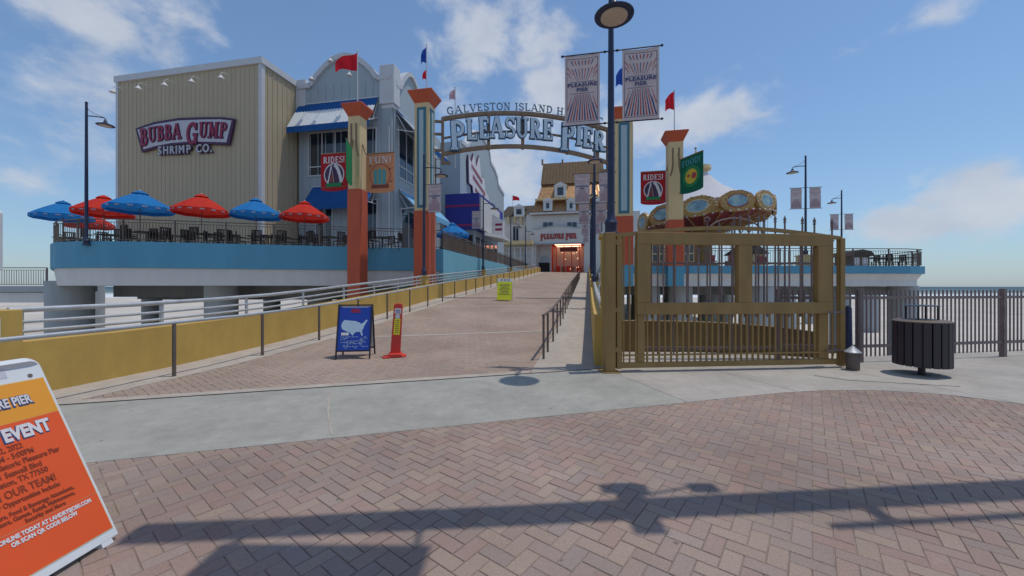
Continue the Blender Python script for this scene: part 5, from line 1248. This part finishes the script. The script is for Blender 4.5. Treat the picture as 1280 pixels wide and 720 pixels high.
o = MB(); n = 16
for i in range(n):
    u0, u1 = uL+(uR-uL)*i/n, uL+(uR-uL)*(i+1)/n; o.bar((u0, 0, arcz(u0)), (u1+.004, 0, arcz(u1)), .05, .07)
o.build('arched_top_rail', 'gate', gt_)
D0, D1 = -.06, .06      # the heavy box frame
fa, fb = gu(795), gu(1037); ztp = gz_(800, 290.5); zt2_ = gz_(800, 305.5); zm1 = gz_(900, 378); zm0 = gz_(900, 392.5)
MB().bx(fa, fb, D0, D1, zt2_, ztp).build('frame_top', 'gate', gt_, bev=.008)
MB().bx(fa, fb, D0-.003, D1, zm0, zm1).build('frame_middle', 'gate', gt_, bev=.008)
for x0, x1 in ((795, 812), (921, 938), (1020, 1037)):
    MB().bx(gu(x0), gu(x1), D0+.003, D1+.02, zm1, zt2_).build('frame_upright', 'gate', gt_, bev=.008)
MB().bx(gu(1024), gu(1036), .0, .1, .17, zm0).build('frame_leg', 'gate', gt_, bev=.006); MB().bx(gu(797), gu(806), .0, .1, .17, zm0).build('frame_leg', 'gate', gt_, bev=.006)
pk = None; u = uL+.1
while u < uR-.05:
    zt = zm0 if fa < u < fb else arcz(u)-.03
    if fa < u < fb:
        if pk is None: pk = MB().bx(-.014, .014, -.014, .014, .17, zm0).build('picket', 'gate', gt_); pk.location = (u, .03, 0)
        else: share(pk, 'picket', gt_, (u, .03, 0))
    else: MB().bx(u-.012, u+.012, -.012, .012, .17, zt).build('picket', 'gate', gt_)
    u += .118
u = fa+.33
pk2 = None
while u < fb-.2:
    if pk2 is None: pk2 = MB().bx(-.011, .011, -.011, .011, 1.0, zt2_+.02).build('picket', 'brown', gt_); pk2.location = (u, .06, 0)
    else: share(pk2, 'picket', gt_, (u, .06, 0))
    u += .235
gpst = thing('gate_post', 'square mustard brown post that the large gate hangs from', 'post', (*(G0+gd*(gu(761.5))), 0), GA)
MB().bx(-.09, .09, -.09, .09, 0, gz_(761, 291)).build('post_shaft', 'gate', gpst, bev=.008); MB().bx(-.17, .17, -.17, .17, 0, .02).build('post_plate', 'gate', gpst)
for zz in (.42, 1.16, 2.42):
    MB().bx(.09, .22, -.05, .03, zz-.045, zz+.045).build('hinge', 'gate', gpst, bev=.004)
# latch hardware on the right stile
for zz in (.33, 1.08): MB().bx(uR-.36, uR+.02, -.07, -.04, zz, zz+.03).build('latch', 'brown', gt_)
# ------------------------------------------------------------------ brown fence line along the seawall edge
def fence(p0, p1, label, npan, h=1.52, cat='fence', name='seawall_fence', step=.112, mm='brown', fin=False, group=None, posts=True, lo=.12):
    p0, p1 = Vector(p0), Vector(p1); d = p1-p0; Ln = d.length; a = math.atan2(d.y, d.x)
    r = thing(name, label, cat, (*p0, 0), a, group)
    for i in range(npan+1):
        if posts: MB().bx(Ln*i/npan-.045, Ln*i/npan+.045, -.045, .045, 0, h+.03).build('post', mm, r, bev=.006)
    for zz in (h-.16, .34): MB().bx(0, Ln, -.02, .02, zz-.03, zz+.03).build('rail', mm, r)
    k = int(Ln/step); one = None; bulk = MB()
    for i in range(k):
        u = (i+.5)*Ln/k
        if i < 290:
            if one is None: one = MB().bx(-.013, .013, -.010, .010, lo, h).build('picket', mm, r); one.location = (u, 0, 0)
            else: share(one, 'picket', r, (u, 0, 0))
        else: bulk.bx(u-.019, u+.019, -.012, .012, lo, h)
    if bulk.v: bulk.build('picket_row', mm, r, kind='stuff')
    return r
f1 = Vector((7.32, 8.08)); f2 = Vector((11.15, 8.72)); fdir = (f2-f1)
fence(f1, f1+fdir*6, 'brown picket fence along the seawall behind the bin', 6)
fence((5.7, 8.2), f1 - Vector((.02, 0)), 'short stretch of brown picket fence behind the right end of the yellow gate', 1, h=1.52, name='seawall_fence')
# ornamental rear gate with finials
og_ = thing('finial_gate', 'dark ornamental gate with spear finials and scrolls rising behind the yellow gate', 'gate', (2.5, 8.52, 0), 0)
def ru(px, y=8.52): return (px-640)/F*y - 2.5
zf = lambda py: HC+(358-py)/F*8.52
one = None
for i, px in enumerate([803, 822, 842, 860, 884, 899, 915, 925, 936, 948, 955, 969, 981, 1003, 1018, 1040]):
    top = zf(284-6*math.sin(PI*(px-790)/260)) if px > 880 else zf(300)
    MB().bx(ru(px)-.013, ru(px)+.013, -.013, .013, .1, top).build('bar', 'brown', og_)
    if px > 920: MB().lathe([(.012, 0), (.035, .03), (.015, .055), (.03, .075), (.03, .1), (.0, .19)], 8, (ru(px), 0, top)).build('finial', 'brown', og_, None, True)
MB().bx(ru(796), ru(1042), -.02, .02, zf(330), zf(328)).build('rail', 'brown', og_); MB().bx(ru(796), ru(1042), -.02, .02, .2, .26).build('rail', 'brown', og_); MB().bx(ru(796), ru(1042), -.02, .02, zf(302), zf(300)).build('rail', 'brown', og_)
o = MB(); cx = ru(918)
o.tube([(cx+.62*math.cos(a), 0, zf(293)+.36*math.sin(a)) for a in [PI*i/14 for i in range(15)]], .018, 6)
for sg_ in (-1, 1):
    for q, rr_ in ((.15, .07), (.33, .06)):
        o.tube([(cx+sg_*(q+rr_*(1-i/22)*math.cos(i*.6)), 0, zf(288)+rr_*(1-i/22)*math.sin(i*.6)) for i in range(18)], .012, 6)
o.tube([(cx, 0, zf(292)), (cx, 0, zf(270))], .016, 6); o.build('scrollwork', 'brown', og_, None, True)
o = MB(); cx = ru(884); o.tube([(cx+.07*math.cos(i*.5)*(1-i/26), 0, zf(275)+.07*math.sin(i*.5)*(1-i/26)) for i in range(16)] , .014, 6); o.build('scrollwork', 'brown', og_, None, True)
# low curved wall closing the yard behind the gate
cwp = [AB(9.5, 1.7), AB(10.3, 1.45), AB(11.5, 1.05), AB(12.4, .62), AB(13.1, .12), AB(13.6, -.38)]
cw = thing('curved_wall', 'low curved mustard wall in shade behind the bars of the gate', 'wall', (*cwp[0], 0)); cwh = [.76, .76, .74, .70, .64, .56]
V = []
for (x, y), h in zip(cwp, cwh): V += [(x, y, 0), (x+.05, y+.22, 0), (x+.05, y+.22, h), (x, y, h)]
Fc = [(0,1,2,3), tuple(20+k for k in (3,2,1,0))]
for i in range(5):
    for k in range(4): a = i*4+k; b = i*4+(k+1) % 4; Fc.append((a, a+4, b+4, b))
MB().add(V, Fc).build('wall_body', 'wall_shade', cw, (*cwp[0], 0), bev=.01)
# small notice plate on the fence, dark stub post
np_ = thing('stub_post', 'short dark post between the gate end and the fence', 'post', (P(1063, 430, 7.9).x, 7.95, 0)); MB().lathe([(.075, 0), (.06, 1.15), (.03, 1.2), (0, 1.21)], 12).build('post_shaft', 'navy', np_, None, True)
# ash receptacle
ar_ = thing('ash_urn', 'small grey round ash bin with pale conical cap at the gate end', 'bin', (P(1066, 463, 7.35).x, 7.35, 0)); ar_.scale = (.66, .66, .93)
MB().lathe([(.15, 0), (.16, .02), (.16, .36), (.155, .37)], 24).build('body', 'bronze', ar_, None, True)
MB().lathe([(.20, .36), (.20, .375), (.03, .49), (.02, .5)], 24).build('cap', 'galv', ar_, None, True)
# litter bin
lb_ = thing('litter_bin', 'round dark brown slatted litter bin on a single post before the fence', 'bin', (P(1152, 468, 6.98).x, 6.98, 0))
for k in range(20):
    a = 2*PI*k/20; T = Matrix.Rotation(a, 4, 'Z') @ Matrix.Translation((.435, 0, 0))
    if k == 0: s1 = MB().bx(-.014, .014, -.058, .058, .19, 1.06).build('slat', 'bin', lb_, bev=.006); s1.location = (.435, 0, 0)
    else: share(s1, 'slat', lb_, (.435*math.cos(a), .435*math.sin(a), 0), a)
MB().lathe([(.41, .2), (.41, 1.03)], 30).build('liner', 'black', lb_, None, True)
for z in (.24, 1.0): MB().lathe([(.418, z), (.425, z+.04)], 30).build('hoop', 'black', lb_, None, True)
MB().lathe([(.06, 0), (.06, .22)], 12).build('stand', 'bin', lb_, None, True); MB().lathe([(.16, 0), (.16, .012)], 16).build('stand_plate', 'bin', lb_)
MB().lathe([(.45, 1.06), (.46, 1.08), (.40, 1.11), (.2, 1.12)], 30).build('lid_ring', 'bronze', lb_, None, True)
for a in (0.5, 2.1, 3.7, 5.2): MB().bx(.24*math.cos(a)-.012, .24*math.cos(a)+.012, .24*math.sin(a)-.012, .24*math.sin(a)+.012, 1.1, 1.385).build('lid_leg', 'black', lb_)
MB().lathe([(.27, 1.38), (.28, 1.39), (.24, 1.40), (.0, 1.41)], 30).build('rain_hood', 'black', lb_, None, True)
lb_.scale = (.86, .86, .90)
# ------------------------------------------------------------------ signs on the ramp
gq = G(445, 446)
af = thing('aframe_sign', 'blue A-frame sign with a pale map in a black steel frame', 'sign', gq, R(8))
hA, wA = 1.17, .70; lean = .17
def leaf(sgn):
    o = MB()
    for x in (-wA/2, wA/2): o.bar((x, sgn*lean*1.6, 0), (x, sgn*.02, hA), .03, .03)
    for z in (.17, hA-.015): f = z/hA; o.bar((-wA/2, sgn*lean*1.6*(1-f), z), (wA/2, sgn*lean*1.6*(1-f), z), .03, .03)
    return o.build('steel_frame', 'black', af)
lf, lbk = leaf(-1), leaf(1)
th = math.atan2(lean*1.58, hA); PT = Matrix.Translation((0, -lean*1.6*.9-.002, .12)) @ Matrix.Rotation(-th, 4, 'X')
def pan(sgn, m, name): 
    T = Matrix.Translation((0, sgn*lean*1.6*.86, .17)) @ Matrix.Rotation(sgn*th, 4, 'X')
    return MB().bx(-wA/2+.015, wA/2-.015, -.006, .006, 0, hA-.19, T).build(name, m, af)
pan(-1, 'poster', 'poster'); pan(1, 'white', 'back_panel')
PT = Matrix.Translation((0, -lean*1.6*.86, .17)) @ Matrix.Rotation(-th, 4, 'X')
usa = [(0,.62),(.03,.80),(.08,.92),(.13,.97),(.3,.93),(.52,.90),(.60,.86),(.66,.80),(.70,.83),(.72,.72),(.78,.76),(.86,.84),(.92,.98),(.985,.93),(.93,.80),(.90,.70),(.86,.60),(.85,.50),(.80,.38),(.795,.22),(.83,.08),(.80,.02),(.75,.14),(.73,.26),(.60,.27),(.52,.22),(.45,.06),(.40,.12),(.34,.24),(.26,.27),(.16,.34),(.06,.42),(.02,.52)]
MB().prism([((a-.5)*.56, .50+(b-.5)*.38) for a, b in usa], -.010, -.007, 'y', PT).build('print_map', 'poster_light', af)
MB().prism([(-.08, .84), (.12, .84), (.1, .89), (.06, .93), (-.06, .93), (-.1, .89)], -.010, -.007, 'y', PT).build('print_logo', 'sign_red', af)
MB().bx(-.27, -.11, -.010, -.007, .34, .40, PT).build('print_box', 'p_white', af)
random.seed(11)
o = MB()
for r_ in range(9):
    zz = .30-.03*r_; x = -.28
    while x < .26:
        l = random.uniform(.03, .12); 
        if random.random() < .6: o.bx(x, min(.3, x+l), -.009, -.007, zz, zz+.009, PT)
        x += l+.02
o.build('print_lines', 'poster_light', af, kind='stuff'); MB().bx(-.27, .27, -.009, -.007, .955, .965, PT).build('print_rule', 'poster_light', af)
# red height board
gq = G(494, 446)
hb = thing('safety_post', 'leaning red plastic sign post with yellow and white stickers next to the blue sign', 'sign post', gq, R(14))
TL = Matrix.Rotation(R(3.5), 4, 'Y')
MB().prism([(-.11, 0), (.11, 0), (.095, 1.16), (.06, 1.2), (-.06, 1.2), (-.095, 1.16)], -.05, .05, 'y', TL).build('board', 'cone_red', hb, bev=.012)
MB().prism([(-.19, 0), (.19, 0), (.13, .09), (-.13, .09)], -.17, .17, 'y').build('base', 'cone_red', hb, bev=.02)
MB().bx(-.26, -.08, -.2, .1, 0, .03).build('base_foot', 'cone_red', hb, bev=.01); MB().bx(.1, .24, -.1, .16, 0, .03).build('base_foot', 'cone_red', hb, bev=.01)
MB().bx(-.065, .065, -.056, -.05, .50, .86, TL).build('yellow_sticker', 'lime', hb); MB().bx(-.07, .07, -.056, -.05, .97, 1.09, TL).build('white_sticker', 'p_white', hb)
MB().lathe([(.055, 0), (.055, .006)], 16, (0, 0, 0), TL @ Matrix.Translation((0, -.05, .91)) @ Matrix.Rotation(R(90), 4, 'X')).build('round_sticker', 'p_white', hb)
o = MB()
for i in range(7): o.bx(-.04, .04, -.059, -.056, .54+.045*i, .556+.045*i, TL)
o.build('print_lines', 'p_red', hb); MB().bx(-.045, .045, -.062, -.056, 1.0, 1.015, TL).build('print_lines', 'p_blue', hb); MB().bx(-.045, .045, -.062, -.056, 1.04, 1.055, TL).build('print_lines', 'p_blue', hb)
# yellow board farther up
gq = G(631, 376)
yb = thing('folding_sign', 'bright yellow folding floor sign with a white header farther up the ramp', 'sign', gq, ROT+R(4))
th2 = R(10)
for sgn, m_, hm in ((-1, 'lime', 'plastic'), (1, 'plastic', 'plastic')):
    T = Matrix.Translation((0, sgn*.22, 0)) @ Matrix.Rotation(sgn*th2, 4, 'X')
    MB().bx(-.39, .39, -.012, .012, .04, 1.02, T).build('board', m_, yb, bev=.006); MB().bx(-.39, .39, -.012, .012, 1.022, 1.19, T).build('header', hm, yb, bev=.006)
T = Matrix.Translation((0, -.22, 0)) @ Matrix.Rotation(-th2, 4, 'X'); o = MB()
for i in range(8): w_ = .3-.05*(i % 3); o.bx(-w_, w_, -.016, -.012, .34+.075*i, .365+.075*i, T)
o.build('print_lines', 'bronze', yb); o = MB()
for q in (-.2, -.02, .16): o.bx(q, q+.09, -.016, -.012, 1.08, 1.15, T)
o.build('print_marks', 'bronze', yb)
# ------------------------------------------------------------------ near orange sign at the left edge
ns = thing('sandwich_board', 'close orange EVENT hiring sandwich board with a white plastic frame at the left edge', 'sign', (-2.50, 2.44, 0), R(90)-R(2))
# local x runs back towards the camera (negative) ; local -y faces right
ws = .92; hsn = 1.25; lean_ = R(26)
NT = Matrix.Translation((0, 0, .03)) @ Matrix.Rotation(-lean_, 4, 'X')
def rr_poly(x0, x1, z0, z1, r_, n=6):
    P_ = [(x0, z0), (x1, z0), (x1, z1-r_)] + [(x1-r_+r_*math.cos(PI/2*i/n), z1-r_+r_*math.sin(PI/2*i/n)) for i in range(1, n+1)]
    P_ += [(x0+r_-r_*math.sin(PI/2*i/n), z1-r_+r_*math.cos(PI/2*i/n)) for i in range(0, n+1)] + [(x0, z1-r_)]
    return P_
MB().prism(rr_poly(-ws, 0, 0, hsn, .07), 0, .045, 'y', NT).build('front_board', 'plastic', ns, bev=.008)
NB = Matrix.Translation((0, 2*hsn*math.sin(lean_)+.0, .03)) @ Matrix.Rotation(lean_, 4, 'X')
MB().prism(rr_poly(-ws, 0, 0, hsn, .07), -.045, -.0, 'y', NB).build('back_board', 'plastic', ns, bev=.008)
for x in (-.10, -ws+.04): MB().bx(x, x+.06, .0, .05, -.03, .0, NT).build('foot', 'plastic', ns)
MB().bx(-ws+.015, -.018, -.004, -.0015, .055, .868, NT).build('poster_orange', 'orange', ns)
MB().bx(-ws+.015, -.018, -.004, -.0015, .87, 1.10, NT).build('poster_amber', 'amber', ns)
MB().bx(-ws+.012, -.014, -.003, -.001, .05, 1.105, NT).build('poster_edge', 'pillar_tan', ns)
MB().bx(-.45, -.17, -.002, .0, 1.14, 1.20, NT).build('header_label', 'sign_pale', ns)
MB().lathe([(.012, 0), (.012, .004)], 8, (0, 0, 0), NT @ Matrix.Translation((-.07, 0, 1.13)) @ Matrix.Rotation(R(90), 4, 'X')).build('rivet', 'bronze', ns)
M['p_orange_dark'] = mat('print_dark_orange', (.27, .05, .02), .6, .05, 5)
def tx(s_, z, size, m_, x=-.20, al='RIGHT', bold=.002, sx=1, d=-.006): textobj(s_, size, 'lettering', m_, ns, NT @ Matrix.Translation((x, d, z)) @ FRONT, bold, .001, al, sx)
tx('PLEASURE PIER', .982, .078, 'p_blue', -.115, bold=.007, sx=.62, d=-.005); tx('PLEASURE PIER', .985, .074, 'p_white', -.118, bold=.002, sx=.62, d=-.008)
MB().bx(-.6, -.24, -.006, -.004, 1.035, 1.042, NT).build('print_rule', 'p_red', ns)
tx('HIRING EVENT', .797, .108, 'p_blue', -.085, bold=.008, d=-.005, sx=.68); tx('HIRING EVENT', .80, .104, 'p_white', -.088, bold=.005, d=-.008, sx=.68)
for s_, z, sz, x in (('Thursday, May 12, 2022', .728, .045, -.33), ('10:00AM - 5:00PM', .682, .045, -.28), ('Galveston Island Historic Pleasure Pier', .638, .045, -.13), ('2501 Seawall Blvd', .592, .045, -.27), ('Galveston, TX 77550', .548, .045, -.25),
                     ('COME JOIN OUR TEAM!', .488, .060, -.225), ('Career Opportunities Include:', .44, .038, -.22), ('Cooks, Servers, Food & Beverage Attendants,', .388, .034, -.15), ('Ride Operators, Games, Retail, Maintenance,', .355, .034, -.16), ('Security and More', .322, .034, -.24)):
    tx(s_, z, sz, 'p_orange_dark', x*.72, bold=.0008, d=-.006, sx=.72)
MB().bx(-ws+.02, -.02, -.0055, -.004, .296, .299, NT).build('print_rule', 'b_orange', ns)
tx('APPLY ONLINE TODAY AT LANDRYSJOBS.COM', .268, .032, 'p_white', -.06, bold=.0015, sx=.72); tx('OR SCAN QR CODE BELOW', .235, .032, 'p_white', -.145, bold=.0015, sx=.72)
# ------------------------------------------------------------------ things at the left picture edge
el_ = thing('notice_board', 'tall white board with rounded corners cut by the left picture edge', 'sign', (-13.85, 10.0, 0), 0)
MB().prism([(p_[0], p_[1]+2.0) for p_ in rr_poly(-1.4, .55, 0, 1.6, .12)], -.03, .03, 'y').build('board', 'plastic', el_); MB().lathe([(.05, 0), (.05, 3.9)], 10, (-.2, .1, 0)).build('board_post', 'galv', el_, None, True)
el2 = thing('gate_pier', 'yellow end pier of the left ramp wall with a white plate', 'pilaster', (*W(-8.16, 3.95), 0), ROT)
MB().bx(-.2, .2, -.5, .1, -.3, 1.27).build('pier_shaft', 'yellow', el2, bev=.012); MB().bx(.2, .21, -.42, -.12, .82, 1.16).build('plate', 'plastic', el2, bev=.01)
lamp(-6.05, 3.55, 0, 7.6, ROT+PI/2, 'lamp post just outside the left picture edge whose banner corner shows')
banner(-6.05, 3.55, 5.56, .95, 1.42, 1, 'pale banner whose lower corner pokes into the top left of the picture', detail=True)
# ------------------------------------------------------------------ traffic signal mast arm overhead, behind the top of the picture
hM = 6.0; offx, offy = .264*hM, .05*hM
def sh(px, py, h=hM): g = G(px, py); return Vector((g.x+.264*h, g.y+.05*h, h))
a_ = sh(165, 668); b_ = sh(1270, 613); dv = (b_-a_).normalized(); e2 = a_ + dv*13.5
ma = thing('signal_mast', 'grey traffic signal mast arm overhead whose shadow crosses the brick plaza', 'traffic signal', (e2.x, e2.y, 0))
mo = (e2.x, e2.y, 0)
MB().lathe([(.28, 0), (.28, .3), (.17, .35), (.12, hM+.9)], 16, (e2.x, e2.y, 0)).build('mast', 'galv', ma, mo, True)
MB().tube([a_, a_+dv*4, a_+dv*9, e2], [.11, .135, .15, .17], 12).build('mast_arm', 'galv', ma, mo, True)
c_ = sh(795, 636); MB().bx(c_.x-.09, c_.x+.10, c_.y-.30, c_.y+.34, hM-.06, hM+.06).build('camera_mount', 'galv', ma, mo); MB().bx(c_.x-.2, c_.x+.15, c_.y+.18, c_.y+.32, hM-.1, hM).build('camera_box', 'black', ma, mo)
c_ = sh(883, 612); MB().bx(c_.x-.12, c_.x+.08, c_.y-.06, c_.y+.08, hM-.05, hM+.06).build('clamp', 'galv', ma, mo)
c_ = sh(795, 622); d_ = sh(880, 606); MB().bar((c_.x, c_.y, hM+.05), (d_.x, d_.y, hM+.05), .03, .03).build('conduit', 'black', ma, mo)
# street-name sign panel and lower luminaire arm
s1_ = sh(250, 704); s2_ = sh(530, 708); MB().bar(s1_, s2_, .34, .03, (0, 0, 1)).build('sign_panel', 'trim', ma, mo)
for px in (300, 525): q0, q1 = sh(px, 665), sh(px-8, 700); MB().bar(q0, q1, .03, .03).build('hanger', 'galv', ma, mo)
q0, q1 = sh(1040, 658), sh(1275, 646); MB().tube([q0, q1, q1+(q1-q0)*1.5], .035, 8).build('lower_arm', 'galv', ma, mo, True)
q0, q1 = sh(1070, 622), sh(1110, 652); MB().tube([q0, q1], .06, 8).build('strut', 'galv', ma, mo, True)
